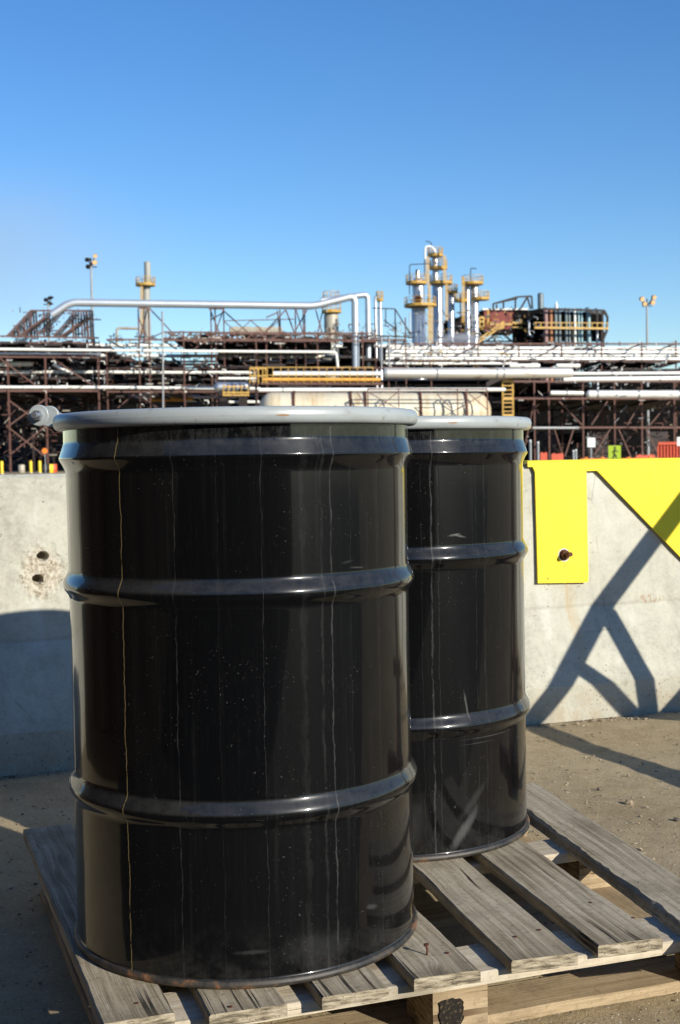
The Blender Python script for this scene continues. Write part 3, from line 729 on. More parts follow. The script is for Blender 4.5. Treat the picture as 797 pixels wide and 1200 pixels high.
# ------------------------------------------------------------------ the plant
def px_tube(mb, pts, rpx, Y0, seg=12, bend=0, rs=None):
    P = [W(*p, Y0) if len(p) == 2 else W(p[0], p[1], p[2]) for p in pts]
    k = mpp(Y0, pts[0][0])
    if bend: P = rounded(P, bend * k)
    mb.tube(P, rpx * k, seg, rs=[r * k for r in rs] if rs else None)
def pipe(label, pts, rpx, Y0, mat, bend=0, group=None, name='process_pipe', flanges=(), domes=False, sup=()):
    k = mpp(Y0, pts[0][0])
    mb = MB()
    if domes:
        a, b = W(*pts[0], Y0), W(*pts[-1], Y0); d = (b - a).normalized(); r = rpx * k; L = (b - a).length; P = []; rs = []
        for i in range(7):
            t = i / 6 * math.pi / 2; P.append(a + d * r * .7 * (1 - math.cos(t))); rs.append(max(.02, r * math.sin(t)))
        for i in range(7):
            t = (1 - i / 6) * math.pi / 2; P.append(b - d * r * .7 * (1 - math.cos(t))); rs.append(max(.02, r * math.sin(t)))
        mb.tube(P, r, 20, rs=rs)
    else: px_tube(mb, pts, rpx, Y0, 14, bend)
    if flanges or sup:
        t = thing(name, label, 'pipe' if name.endswith('pipe') else 'vessel', (W(*pts[0], Y0).x, W(*pts[0], Y0).y, 0), 0, group)
        under(mb.build('pipe_run' if name.endswith('pipe') else 'shell', mat), t)
        x0, y0 = pts[0][:2]; x1, y1 = pts[-1][:2]
        for fx in flanges:
            ty = y0 + (y1 - y0) * (fx - x0) / (x1 - x0); c = W(fx, ty, Y0)
            f = MB(); f.tube([c - Vector((.12, 0, 0)), c + Vector((.12, 0, 0))], rpx * k * 1.10, 16); under(f.build('band', M['rust'] if rpx > 8 else M['steel_grey']), t)
        for sx in sup:
            ty = y0 + (y1 - y0) * (sx - x0) / (x1 - x0); c = W(sx, ty, Y0)
            f = MB(); f.box((c.x, c.y, (c.z - rpx * k * .6) / 2), (.8, 1.6, c.z - rpx * k * .6)); under(f.build('saddle_support', M['steel_dark']), t)
        return t
    o = mb.build(name, mat); return tag(o, label, 'pipe' if name.endswith('pipe') else 'vessel', group)

def rack(name, label, cat, bays, Y0s, levels, wpx=1.6, brace=(), mat='steel_brown', low=None, tops=None, group=None, back='steel_dark', decks=()):
    """bays: px of the columns; levels: py of the beams; brace: (px0,py0,px1,py1); rows of columns at depths Y0s"""
    b0 = W(bays[0], levels[0], Y0s[0]); t = thing(name, label, cat, (b0.x, b0.y, 0), 0, group)
    for r, Y0 in enumerate(Y0s):
        m = M[mat] if r == 0 else M[back]; k = mpp(Y0)  # front row brown, rows behind coloured dark for their shade
        for i, bx in enumerate(bays):
            top = W(bx, (tops[i] if tops else min(levels)), Y0); 
            mb = MB(); mb.bar((top.x, top.y, 0), top, wpx * k, wpx * k); under(mb.build('column', m), t)
        for ly in levels:
            mb = MB(); mb.bar(W(bays[0], ly, Y0), W(bays[-1], ly, Y0), wpx * k * .8, wpx * k * 1.25); under(mb.build('beam', m), t)
        if r == 0 or low:
            for (x0, y0, x1, y1) in brace:
                mb = MB(); mb.bar(W(x0, y0, Y0), W(x1, y1, Y0), wpx * k * .75); under(mb.build('brace', m), t)
    for (ly, x0, x1, d0, d1) in decks:                       # grating and cable trays laid across the beams
        mb = MB(); xx = x0; rq = random.Random(int(ly * 10 + x0))
        while xx < x1:
            xe = min(x1, xx + rq.uniform(5, 22)); a, b = W(xx, ly, Y0s[0]), W(xe, ly, Y0s[0]); j_ = rq.uniform(-.35, .35); a.z += j_; b.z += j_; xx = xe
            if rq.random() < .08: continue
            mb.hexa([(a.x, a.y + d0, a.z), (b.x, b.y + d0, b.z), (b.x, b.y + d1, b.z), (a.x, a.y + d1, a.z), (a.x, a.y + d0, a.z + .25), (b.x, b.y + d0, b.z + .25), (b.x, b.y + d1, b.z + .25), (a.x, a.y + d1, a.z + .25)])
        under(mb.build('cable_tray', M['steel_dark']), t)
    for bx in bays:                                         # cross beams through the depth
        for ly in levels:
            mb = MB(); mb.bar(W(bx, ly, Y0s[0]), aty(bx, ly, 1) * 0 + Vector((W(bx, ly, Y0s[0]).x, W(bx, ly, Y0s[-1]).y, W(bx, ly, Y0s[0]).z)), wpx * mpp(Y0s[0]) * .8)
            under(mb.build('cross_beam', M[back]), t)
    return t

def xbr(xs, y0, y1, skip=2):
    out = []
    for i in range(len(xs) - 1):
        if i % skip == 0: out.append((xs[i], y0, xs[i + 1], y1))
        else: out.append((xs[i], y1, xs[i + 1], y0))
    return out

# racks ---------------------------------------------------------------
lb = [-52, -25, 9, 53, 115]
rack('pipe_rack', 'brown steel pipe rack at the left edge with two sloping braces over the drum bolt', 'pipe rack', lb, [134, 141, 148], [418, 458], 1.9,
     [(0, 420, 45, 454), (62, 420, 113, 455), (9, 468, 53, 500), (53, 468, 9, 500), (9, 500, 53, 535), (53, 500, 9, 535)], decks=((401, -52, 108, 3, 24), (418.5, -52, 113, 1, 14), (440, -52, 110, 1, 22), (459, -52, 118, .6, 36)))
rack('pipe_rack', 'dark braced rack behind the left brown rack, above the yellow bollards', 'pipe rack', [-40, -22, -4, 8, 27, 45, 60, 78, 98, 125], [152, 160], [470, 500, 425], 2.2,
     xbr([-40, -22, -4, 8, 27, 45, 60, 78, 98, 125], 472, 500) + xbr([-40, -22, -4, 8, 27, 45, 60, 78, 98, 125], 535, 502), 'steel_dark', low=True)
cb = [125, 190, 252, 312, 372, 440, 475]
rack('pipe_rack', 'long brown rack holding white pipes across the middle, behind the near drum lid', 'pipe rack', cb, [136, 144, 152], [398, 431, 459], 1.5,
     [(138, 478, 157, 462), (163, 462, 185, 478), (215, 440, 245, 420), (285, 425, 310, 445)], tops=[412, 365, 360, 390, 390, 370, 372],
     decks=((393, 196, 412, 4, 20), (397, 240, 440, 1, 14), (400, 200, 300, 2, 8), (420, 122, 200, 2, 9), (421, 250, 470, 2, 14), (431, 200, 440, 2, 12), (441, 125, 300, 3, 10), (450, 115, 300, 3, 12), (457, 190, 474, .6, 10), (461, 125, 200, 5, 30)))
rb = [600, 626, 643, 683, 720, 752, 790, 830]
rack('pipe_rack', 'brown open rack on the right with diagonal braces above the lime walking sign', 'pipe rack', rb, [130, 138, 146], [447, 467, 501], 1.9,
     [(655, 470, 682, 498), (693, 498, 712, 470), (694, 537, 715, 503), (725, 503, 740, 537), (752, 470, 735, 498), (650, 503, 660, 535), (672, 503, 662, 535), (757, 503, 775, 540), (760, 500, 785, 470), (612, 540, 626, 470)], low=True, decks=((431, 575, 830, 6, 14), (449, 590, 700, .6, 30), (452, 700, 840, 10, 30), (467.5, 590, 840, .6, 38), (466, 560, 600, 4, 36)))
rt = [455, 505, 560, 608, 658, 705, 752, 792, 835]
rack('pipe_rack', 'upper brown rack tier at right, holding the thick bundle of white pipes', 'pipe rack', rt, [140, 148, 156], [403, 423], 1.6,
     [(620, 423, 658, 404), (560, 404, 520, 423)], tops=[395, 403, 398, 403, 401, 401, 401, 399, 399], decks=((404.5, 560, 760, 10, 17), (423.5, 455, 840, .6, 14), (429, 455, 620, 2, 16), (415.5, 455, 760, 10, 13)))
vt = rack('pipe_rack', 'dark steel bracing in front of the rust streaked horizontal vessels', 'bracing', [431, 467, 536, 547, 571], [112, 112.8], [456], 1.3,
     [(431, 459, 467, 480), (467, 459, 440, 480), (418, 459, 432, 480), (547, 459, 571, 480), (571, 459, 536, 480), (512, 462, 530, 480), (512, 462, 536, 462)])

# truss bridge upper left ---------------------------------------------
t = thing('truss_bridge', 'rusty brown box truss high at the left, under the end of the overhead pipe', 'truss', tuple(W(36, 400, 138).xy) + (0,))
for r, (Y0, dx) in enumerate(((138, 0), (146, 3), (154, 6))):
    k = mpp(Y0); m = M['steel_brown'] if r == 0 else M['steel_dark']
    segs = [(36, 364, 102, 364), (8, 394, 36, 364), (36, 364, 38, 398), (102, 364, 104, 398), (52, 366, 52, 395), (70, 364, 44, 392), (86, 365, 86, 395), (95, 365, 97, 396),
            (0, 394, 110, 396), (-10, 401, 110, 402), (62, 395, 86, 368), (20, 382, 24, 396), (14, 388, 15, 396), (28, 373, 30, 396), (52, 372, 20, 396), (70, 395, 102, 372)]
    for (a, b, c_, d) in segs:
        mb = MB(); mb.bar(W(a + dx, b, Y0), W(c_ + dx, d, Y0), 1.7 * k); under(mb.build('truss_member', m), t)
for x in (36, 102, -8, 53, 110):
    p = W(x, 398, 142); mb = MB(); mb.bar((p.x, p.y, 0), p, .25); under(mb.build('column', M['steel_dark']), t)

# frames carrying the overhead pipe ------------------------------------
def frame(label, segs, Y0, cols, wpx=1.3, mat='steel_brown', cat='steel frame', name='support_frame', rows=2):
    p0 = W(segs[0][0], segs[0][1], Y0); t = thing(name, label, cat, (p0.x, p0.y, 0))
    for r in range(rows):
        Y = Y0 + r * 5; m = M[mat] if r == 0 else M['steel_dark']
        for (a, b, c_, d) in segs:
            mb = MB(); mb.bar(W(a, b, Y), W(c_, d, Y), wpx * mpp(Y)); under(mb.build('frame_member', m), t)
        for (x, y) in cols:
            p = W(x, y, Y); mb = MB(); mb.bar((p.x, p.y, 0), p, wpx * 1.1 * mpp(Y)); under(mb.build('column', m), t)
    return t
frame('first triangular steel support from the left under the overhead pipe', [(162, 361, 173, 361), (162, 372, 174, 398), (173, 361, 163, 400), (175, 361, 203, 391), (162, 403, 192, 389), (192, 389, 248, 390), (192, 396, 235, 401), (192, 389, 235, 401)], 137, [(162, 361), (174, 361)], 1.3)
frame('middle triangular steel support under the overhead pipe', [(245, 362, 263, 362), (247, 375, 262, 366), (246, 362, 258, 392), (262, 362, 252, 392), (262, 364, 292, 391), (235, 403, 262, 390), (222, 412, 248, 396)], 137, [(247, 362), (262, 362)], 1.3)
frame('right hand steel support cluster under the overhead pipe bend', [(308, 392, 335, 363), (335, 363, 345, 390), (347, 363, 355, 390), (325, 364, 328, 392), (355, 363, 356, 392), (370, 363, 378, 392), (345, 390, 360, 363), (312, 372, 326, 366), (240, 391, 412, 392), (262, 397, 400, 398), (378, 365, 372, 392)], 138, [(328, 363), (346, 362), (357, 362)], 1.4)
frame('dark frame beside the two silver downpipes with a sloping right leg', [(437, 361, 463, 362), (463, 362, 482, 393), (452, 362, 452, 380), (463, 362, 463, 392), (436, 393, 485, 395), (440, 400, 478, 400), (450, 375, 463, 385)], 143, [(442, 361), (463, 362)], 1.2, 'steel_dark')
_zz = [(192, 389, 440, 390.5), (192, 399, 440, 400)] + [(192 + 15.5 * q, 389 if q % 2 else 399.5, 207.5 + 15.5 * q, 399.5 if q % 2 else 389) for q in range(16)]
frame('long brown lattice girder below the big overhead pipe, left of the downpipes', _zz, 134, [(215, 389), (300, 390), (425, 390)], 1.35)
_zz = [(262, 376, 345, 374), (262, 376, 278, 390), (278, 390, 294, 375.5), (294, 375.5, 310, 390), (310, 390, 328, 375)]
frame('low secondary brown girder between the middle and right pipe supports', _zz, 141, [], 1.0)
# named pipes ----------------------------------------------------------
pipe('big silver overhead pipe along the skyline, bending down at its right end', [(60, 369), (82, 354.5), (368, 358.5), (416, 346.5), (417, 431)], 4.5, 135, M['alu_b'], bend=9)
pipe('slimmer silver pipe dropping just right of the big downpipe', [(376, 352), (431, 345.0), (432, 432)], 3.3, 140, M['alu_b'], bend=6)
pipe('white pipe running across from the left edge, turning down near the downpipes', [(-60, 408.5), (120, 410.5), (300, 412), (394, 412.5), (396, 431)], 1.7, 133, M['alu_w'], bend=5)
pipe('thin bluish pipe just below the long front white pipe at left', [(-60, 414), (118, 415)], 1.0, 134, M['alu_b'])
pipe('white pipe resting on the lowest brown beam at left', [(-60, 453.5), (120, 454), (305, 455.5)], 1.9, 134, M['alu_w'], sup=(), flanges=(27, 92, 160))
pipe('yellowish pipe at half height of the left rack', [(-60, 436), (120, 436), (300, 437)], 1.9, 138, M['alu_w'], flanges=(20, 70, 150, 230))
pipe('short fat pale pipe with a domed end at the left edge', [(-60, 427), (39, 426.5)], 3.0, 137, M['alu_w'], domes=True)
pipe('sloping white pipe stub inside the left rack', [(62, 427), (85, 438)], 1.8, 136, M['alu_w'])
pipe('highest thin white pipe behind the middle rack', [(104, 404.5), (300, 406), (470, 405.5)], 1.9, 158, M['alu_w'])
pipe('white pipe behind, just under the long front white pipe', [(104, 416.5), (400, 418)], 2.1, 150, M['alu_w'])
pipe('faint bluish pipe behind the middle rack', [(104, 424), (400, 423)], 1.3, 155, M['alu_b'])
pipe('cream pipe in the middle rack left of the yellow walkway', [(194, 427), (360, 428)], 1.7, 146, M['alu_w'], flanges=(216, 262, 320))
pipe('brownish pipe in the middle rack, low', [(120, 447), (250, 448)], 1.6, 146, M['rust'])
pipe('short white pipe left of the orange caged pump deck', [(256, 443.5), (300, 443.5)], 1.5, 131, M['alu_w'])
pipe('short cream pipe above the short white one, left of the walkway', [(243, 436), (292, 436.2)], 1.3, 131, M['alu_w'])
pipe('white pipe running right over the rust streaked vessels', [(303, 457), (592, 456.5)], 2.3, 117, M['alu_w'], flanges=(331, 388, 430, 524))
pipe('short white pipe lowest, left of the streaked vessels', [(263, 471), (304, 471)], 1.7, 122, M['alu_w'])
pipe('silver pipe behind the yellow walkway railing', [(320, 438), (446, 438)], 3.0, 125, M['alu'])
pipe('orange yellow pipe hung under the walkway', [(308, 444.8), (446, 445)], 2.3, 123, M['orange_pipe'])
pipe('largest silver horizontal pipe with rusty underside, right of the walkway', [(449, 437.5), (560, 437), (672, 437)], 6.3, 123, M['alu_rust'], domes=True, flanges=(452, 512, 582, 590))
pipe('long silver pipe from centre to the right edge, below the upper tier', [(660, 444.5), (840, 443)], 2.9, 127, M['alu'])
pipe('thinner pipe just above the long silver pipe at right', [(668, 438), (840, 437)], 2.0, 131, M['alu_w'])
pipe('thick silver pipe with dark flanges at right, above the braced bays', [(687, 462), (840, 462)], 4.6, 127, M['alu'], flanges=(700, 748, 796), domes=True)
pipe('short rusty silver pipe left of the thick flanged one', [(645, 460.5), (683, 461)], 3.0, 127, M['alu_rust'], flanges=(664,))
pipe('short white pipe with domed end, left of centre in the right rack', [(596, 428.5), (633, 428.5)], 2.4, 131, M['alu_w'], domes=True)
pipe('short white pipe with domed ends, second along in the right rack', [(651, 428.5), (680, 428.5)], 2.4, 131, M['alu_w'], domes=True)
for i, (y, r, Y0, x0) in enumerate(((408, 2.5, 150, 452), (412.4, 2.5, 143, 452), (416.6, 1.6, 141, 452), (420.2, 2.0, 139, 452), (426, 1.5, 137.5, 452), (428.3, .9, 145, 452))):
    pipe(('topmost', 'second from the top', 'third from the top', 'fourth from the top', 'fifth from the top', 'lowest and thinnest')[i] + ' of the white pipes bundled in the right upper rack',
         [(x0, y), (605, y + (.4 if i < 4 else .2)), (840, y + (.6 if i < 4 else -2))] if i < 4 else [(x0, y), (606, y)], r, Y0, M['alu_w'] if i % 2 == 0 else M['alu'], group='white pipes bundled in the right upper rack')
pipe('pale green goose neck pipe left of the first support', [(137, 405), (137, 384.5), (162, 385)], 1.5, 156, M['beige'], bend=3)
pipe('thin horizontal pipe with teal end in the right braced bay', [(624, 501.5), (678, 501.5)], 1.6, 126, M['steel_grey'], flanges=(676,))
pipe('tall thin grey standpipe in front of the middle rack', [(190.5, 365), (190.8, 400), (191.5, 540)], 1.0, 130, M['steel_grey'])
for (x, y0, y1, lab) in ((447, 395, 432, 'left'), (456, 395, 430, 'right')):
    pipe(f'{lab} of two thin grey risers right of the silver downpipes', [(x, y0), (x + .2, y1)], 1.0, 130, M['steel_grey'])
# vessels --------------------------------------------------------------
pipe('long horizontal cream vessel with rust streaks behind both drum lids', [(303, 483), (574, 483)], 23, 116, M['vessel'], name='horizontal_vessel', domes=True, flanges=(345, 411, 428, 492, 545), sup=(330, 405, 470, 550))
t = pipe('small grey horizontal vessel inside an orange cage', [(251, 454), (293, 454)], 6.5, 122, M['silver'], name='horizontal_vessel', domes=True, sup=(262, 285))
for x in (262, 268, 274, 283, 291):
    c = W(x, 458, 119.5); k = mpp(119.5); mb = MB(); mb.bar((c.x, c.y, c.z - 6 * k), (c.x, c.y, c.z + 7 * k), .08); under(mb.build('cage_bar', M['yel_rail']), t)
for y in (453, 460, 463):
    mb = MB(); mb.bar(W(261, y, 119.5), W(292, y, 119.5), .08, .14); under(mb.build('cage_bar', M['yel_rail']), t)
# walkway with railing --------------------------------------------------
def railing(mb, xs, ytop, ybot, Y0, w=.09, mid=True):
    for x in xs: mb.bar(W(x, ybot, Y0), W(x, ytop, Y0), w)
    mb.bar(W(xs[0], ytop, Y0), W(xs[-1], ytop, Y0), w)
    if mid: mb.bar(W(xs[0], (ytop + ybot) / 2, Y0), W(xs[-1], (ytop + ybot) / 2, Y0), w * .8)
wk = thing('walkway', 'orange yellow walkway with railing over the streaked vessels', 'walkway', tuple(W(300, 440, 120).xy) + (0,))
mb = MB(); mb.bar(W(292, 449.5, 120), W(448, 450, 120), .8, .22); under(mb.build('deck', M['steel_brown']), wk)
mb = MB(); railing(mb, [293 + 9 * i for i in range(17)], 430.5, 449, 119.5, .07); under(mb.build('railing', M['yel_rail']), wk)
mb = MB(); railing(mb, [293 + 5 * i for i in range(5)], 432, 449, 118.8, .10); under(mb.build('railing', M['yel_rail']), wk)
for x in (300, 372, 446):
    p = W(x, 450, 120.4); mb = MB(); mb.bar((p.x, p.y, 0), p, .2); under(mb.build('post', M['steel_dark']), wk)
wk = thing('walkway', 'yellow railed deck seen between the racks left of the small grey vessel', 'walkway', tuple(W(180, 466, 150).xy) + (0,))
mb = MB(); mb.bar(W(176, 468, 150), W(226, 468, 150), .5, .5); under(mb.build('deck', M['orange_pipe']), wk)
mb = MB(); railing(mb, [177 + 6 * i for i in range(9)], 461, 468, 149.6, .1); under(mb.build('railing', M['yel_rail']), wk)
for x in (178, 224):
    p = W(x, 468, 150); mb = MB(); mb.bar((p.x, p.y, 0), p, .2); under(mb.build('post', M['steel_dark']), wk)
# yellow ladder tower right of vessels
lt = thing('caged_ladder', 'yellow caged ladder just above the right end of the far drum lid', 'ladder', tuple(W(595, 500, 124).xy) + (0,))
for x in (589, 601):
    p = W(x, 446, 124); mb = MB(); mb.bar((p.x, p.y, 0), p, .16); under(mb.build('rail', M['yel_rail']), lt)
for i in range(16):
    mb = MB(); mb.bar(W(589, 447 + i * 5, 124), W(601, 447 + i * 5, 124), .12, .3 if i % 4 == 0 else .1); under(mb.build('rung', M['yel_rail']), lt)

# clutter of small pipework ---------------------------------------------
def clutter(label, x0, x1, y0, y1, Y0, Y1, n, mats, smax=6, seed=1):
    rnd = random.Random(seed); mbs = [MB() for _ in mats]
    for i in range(n):
        x, y, Y = rnd.uniform(x0, x1), rnd.uniform(y0, y1), rnd.uniform(Y0, Y1); m = mbs[rnd.randrange(len(mats))]; k = mpp(Y); q = rnd.random(); p = W(x, y, Y)
        if q < .30: L = rnd.uniform(2, smax * 1.8) * k; m.tube([p, p + Vector((L, rnd.uniform(-.3, .3), 0))], rnd.uniform(.25, .8) * k, 8)
        elif q < .52: L = rnd.uniform(2, smax) * k; m.tube([p, p + Vector((0, 0, L))], rnd.uniform(.25, .8) * k, 8)
        elif q < .68:                                        # elbow
            L = rnd.uniform(2, smax) * k; m.tube(rounded([p, p + Vector((L, 0, 0)), p + Vector((L, 0, -L * .8))], L * .4, 3), rnd.uniform(.3, .7) * k, 8)
        elif q < .84:                                        # valve: body and handwheel
            r = rnd.uniform(.6, 1.3) * k; m.lathe([(0.01, -r), (r, -r * .5), (r, r * .5), (.01, r)], p, 8); m.tube([p, p + Vector((0, 0, r * 2.2))], r * .25, 6); m.tube([p + Vector((0, 0, r * 2.1)), p + Vector((0, 0, r * 2.3))], r * .9, 10)
        else: L = rnd.uniform(3, smax * 1.5) * k; m.bar(p, p + Vector((L, 0, L * rnd.choice((-1, 1, .6)))), .6 * k)
    t = tag(empty('small_pipework', tuple(W((x0 + x1) / 2, y1, Y0).xy) + (0,)), label, 'pipework', None, 'stuff')
    for m, mt in zip(mbs, mats):
        if m.v:
            o = under(m.build('pipework', M[mt]), t); o['kind'] = 'stuff'
clutter('tangle of small valves and pipes in the left rack', -50, 125, 405, 456, 137, 150, 150, ['steel_dark', 'steel_dark', 'alu_w', 'steel_brown'], 6, 3)
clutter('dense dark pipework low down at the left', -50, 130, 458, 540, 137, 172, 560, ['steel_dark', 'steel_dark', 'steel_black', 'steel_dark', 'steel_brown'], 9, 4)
clutter('ladders, risers and brackets clinging to the process towers', 484, 560, 364, 398, 166, 174, 70, ['yel_rail', 'steel_grey', 'steel_dark', 'silver', 'steel_brown'], 4, 41)
clutter('brown braces and pale pipe scraps low in the left rack', -50, 75, 462, 535, 132, 136, 110, ['steel_brown', 'steel_dark', 'steel_brown', 'beige'], 6, 42)
clutter('half lit brown pipework seen through the dark left rack', -50, 80, 485, 540, 160, 172, 130, ['beige', 'pinkrust', 'steel_brown', 'steel_grey'], 6, 24)
clutter('thin brown struts, valves and pale pipe scraps at the face of the left rack', -50, 125, 398, 458, 132.5, 135.5, 150, ['steel_brown', 'steel_brown', 'alu_w', 'steel_grey', 'steel_dark'], 5, 31)
clutter('brown lattice and small valves under the overhead pipe', 190, 440, 392, 404, 134, 140, 210, ['steel_brown', 'steel_brown', 'steel_dark', 'alu_w', 'beige'], 6, 32)
clutter('small valves and brackets in front of the middle white pipes', 120, 300, 404, 470, 132, 135, 130, ['steel_brown', 'steel_dark', 'alu_w', 'rust', 'steel_dark'], 5, 33)
clutter('brackets, valves and posts along the right rack face', 590, 835, 402, 470, 124, 136, 170, ['steel_brown', 'steel_dark', 'steel_dark', 'alu_w', 'rust'], 5, 34)
clutter('valves and brackets above the big silver pipe', 450, 600, 402, 432, 132, 137, 130, ['steel_brown', 'steel_dark', 'rust', 'yel_rail', 'alu_w'], 4, 35)
clutter('brown and grey braces in the shade of the right rack', 600, 835, 468, 536, 128, 133, 110, ['steel_brown', 'steel_dark', 'steel_grey'], 7, 36)
clutter('tangle of small valves and pipes along the middle rack', 125, 440, 392, 432, 138, 160, 430, ['steel_dark', 'steel_dark', 'steel_dark', 'alu_w', 'beige', 'rust'], 7, 5)
clutter('small pipework below the middle rack', 120, 300, 432, 480, 138, 158, 220, ['steel_dark', 'steel_black', 'beige', 'alu_w'], 7, 6)
clutter('small pipes and valves crowding the right upper rack', 450, 830, 402, 436, 136, 150, 330, ['alu_w', 'steel_brown', 'steel_grey', 'alu', 'beige'], 6, 7)
clutter('small pipework and valves between the right rack tiers', 600, 830, 430, 458, 132, 146, 150, ['steel_dark', 'steel_brown', 'alu_w', 'steel_grey'], 6, 8)
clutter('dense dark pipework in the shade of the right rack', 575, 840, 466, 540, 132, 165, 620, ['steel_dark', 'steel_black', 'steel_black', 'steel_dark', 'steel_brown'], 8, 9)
clutter('pale scraps of pipework deep in the right rack', 580, 840, 468, 540, 134, 160, 46, ['alu_w', 'steel_grey', 'beige'], 3, 19)
clutter('small pipework above the skyline pipe frames', 372, 480, 378, 402, 140, 150, 130, ['steel_dark', 'steel_grey', 'beige', 'steel_brown'], 6, 10)
clutter('small pipework crowding the process building', 512, 640, 366, 402, 172, 186, 240, ['steel_dark', 'steel_black', 'yel_rail', 'steel_grey', 'steel_dark'], 5, 12)
clutter('dark pipework in the truss bridge at upper left', 15, 108, 366, 402, 140, 156, 150, ['steel_dark', 'steel_brown', 'steel_dark', 'steel_grey'], 6, 13)

# sheds behind the racks, walls painted near black for shaded depth --------------------------------------------
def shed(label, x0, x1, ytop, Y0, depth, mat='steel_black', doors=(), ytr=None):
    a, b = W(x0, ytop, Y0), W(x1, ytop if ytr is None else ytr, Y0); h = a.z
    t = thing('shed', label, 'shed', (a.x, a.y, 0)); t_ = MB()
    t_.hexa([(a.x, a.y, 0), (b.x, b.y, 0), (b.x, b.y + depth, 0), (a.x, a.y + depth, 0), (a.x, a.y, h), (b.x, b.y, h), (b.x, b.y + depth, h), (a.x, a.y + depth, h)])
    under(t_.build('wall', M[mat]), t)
    r = MB(); r.hexa([(a.x - .4, a.y - .5, h + .01), (b.x + .4, b.y - .5, h + .01), (b.x + .4, b.y + depth + .4, h + .01), (a.x - .4, a.y + depth + .4, h + .01),
                      (a.x - .4, a.y - .5, h + .2), (b.x + .4, b.y - .5, h + .2), (b.x + .4, b.y + depth / 2, h + 1.0), (a.x - .4, a.y + depth / 2, h + 1.0)])
    under(r.build('roof', M['steel_dark']), t)
    for dx in doors:
        d = MB(); c0 = W(dx, 540, Y0); d.box((c0.x, a.y + (b.y - a.y) * (c0.x - a.x) / (b.x - a.x) - .04, 2.0), (3.4, .1, 4.0), math.atan2(b.y - a.y, b.x - a.x)); under(d.build('door', M['steel_dark']), t)
    return t
shed('shed painted dark as shade, low behind the left rack', -80, 128, 470, 178, 20, doors=(20, 70))
shed('long shed painted dark as shade, low behind the right rack', 570, 870, 462, 172, 22, doors=(640, 700, 770))
shed('low building painted dark as shade behind the middle rack', 128, 312, 468, 180, 18, doors=(200,))
shed('compressor house painted dark as shade behind the streaked vessels', 312, 570, 448, 165, 20)

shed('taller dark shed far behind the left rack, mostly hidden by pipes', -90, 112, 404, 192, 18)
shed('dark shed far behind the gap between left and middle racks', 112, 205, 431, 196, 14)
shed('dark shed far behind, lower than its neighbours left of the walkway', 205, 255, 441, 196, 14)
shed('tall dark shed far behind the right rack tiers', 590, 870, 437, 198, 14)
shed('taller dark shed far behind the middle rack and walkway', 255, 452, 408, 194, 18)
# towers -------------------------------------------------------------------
def tower(label, Y0, shells, plats=(), ladders=(), extra=(), mat='silver', name='distillation_tower', cat='tower'):
    cx = shells[0][0]; b = W(cx, shells[0][2], Y0); t = thing(name, label, cat, (b.x, b.y, 0)); k = mpp(Y0, cx)
    for i, (x, hw, ytop, ybot) in enumerate(shells):
        p = W(x, ytop, Y0); z0 = 0 if i == 0 or ybot is None else W(x, ybot, Y0).z; r = hw * k; mb = MB()
        prof = [(r, z0), (r, p.z - r * .5)] + [(r * math.cos(a), p.z - r * .5 + r * .5 * math.sin(a)) for a in (.4, .8, 1.2, 1.5)]
        mb.lathe([(a, z) for a, z in prof], (p.x, p.y, 0), 24); under(mb.build('shell', M[mat]), t)
    for (x0, x1, y) in plats:
        a, c = W(x0, y, Y0), W(x1, y, Y0); cx_, r = (a.x + c.x) / 2, (c.x - a.x) / 2; mb = MB()
        mb.lathe([(.05, a.z - .12), (r, a.z - .12), (r, a.z + .12), (.05, a.z + .12)], (cx_, a.y, 0), 16, False)
        pf = under(mb.build('platform', M['yel_rail']), t)
        mb = MB(); h = 1.15
        for q in range(12):
            an, an2 = 2 * math.pi * q / 12, 2 * math.pi * (q + 1) / 12
            P1 = Vector((cx_ + r * .97 * math.cos(an), a.y + r * .97 * math.sin(an), a.z)); P2_ = Vector((cx_ + r * .97 * math.cos(an2), a.y + r * .97 * math.sin(an2), a.z))
            mb.bar(P1, P1 + Vector((0, 0, h)), .08)
            for hh in (h, h * .5): mb.bar(P1 + Vector((0, 0, hh)), P2_ + Vector((0, 0, hh)), .06)
            mb.bar(P1 + Vector((0, 0, .15)), P2_ + Vector((0, 0, .15)), .04, .25)
        under(mb.build('railing', M['yel_rail']), t)
    for (x, yt, yb) in ladders:
        mb = MB(); Yl = Y0 - 2.2; kk = mpp(Yl, x)
        for s in (-1.3, 1.3): mb.bar(W(x + s, yb, Yl), W(x + s, yt, Yl), .1)
        y = yt
        while y < yb: mb.bar(W(x - 1.3, y, Yl), W(x + 1.3, y, Yl), .1); y += 1.5
        under(mb.build('ladder', M['yel_rail']), t)
    for (kind, pts, r, mt) in extra:
        mb = MB()
        if kind == 'pipe': px_tube(mb, pts, r, Y0 - 1.5, 8, 3)
        else: mb.tube([W(*pts[0], Y0 - 2.0), W(*pts[0], Y0 - 1.2)], r * k, 16)
        under(mb.build({'pipe': 'riser', 'man': 'manhole'}[kind], M[mt]), t)
    return t
tower('leftmost silver process tower with two yellow platforms', 168, [(490.3, 8.3, 357, None), (490.3, 7.2, 326, 360), (489.5, 2.6, 316, 328)],
      [(473.5, 511, 359), (475.5, 500, 332.5)], [(503, 333, 402), (506, 360, 402)],
      [('man', [(490.5, 350.5)], 4.6, 'rust'), ('pipe', [(480, 345), (480, 310), (504, 309)], .55, 'steel_dark'), ('pipe', [(480.5, 366), (480.8, 400)], .9, 'silver'), ('pipe', [(488, 322), (488.5, 316)], 1.2, 'steel_dark')])
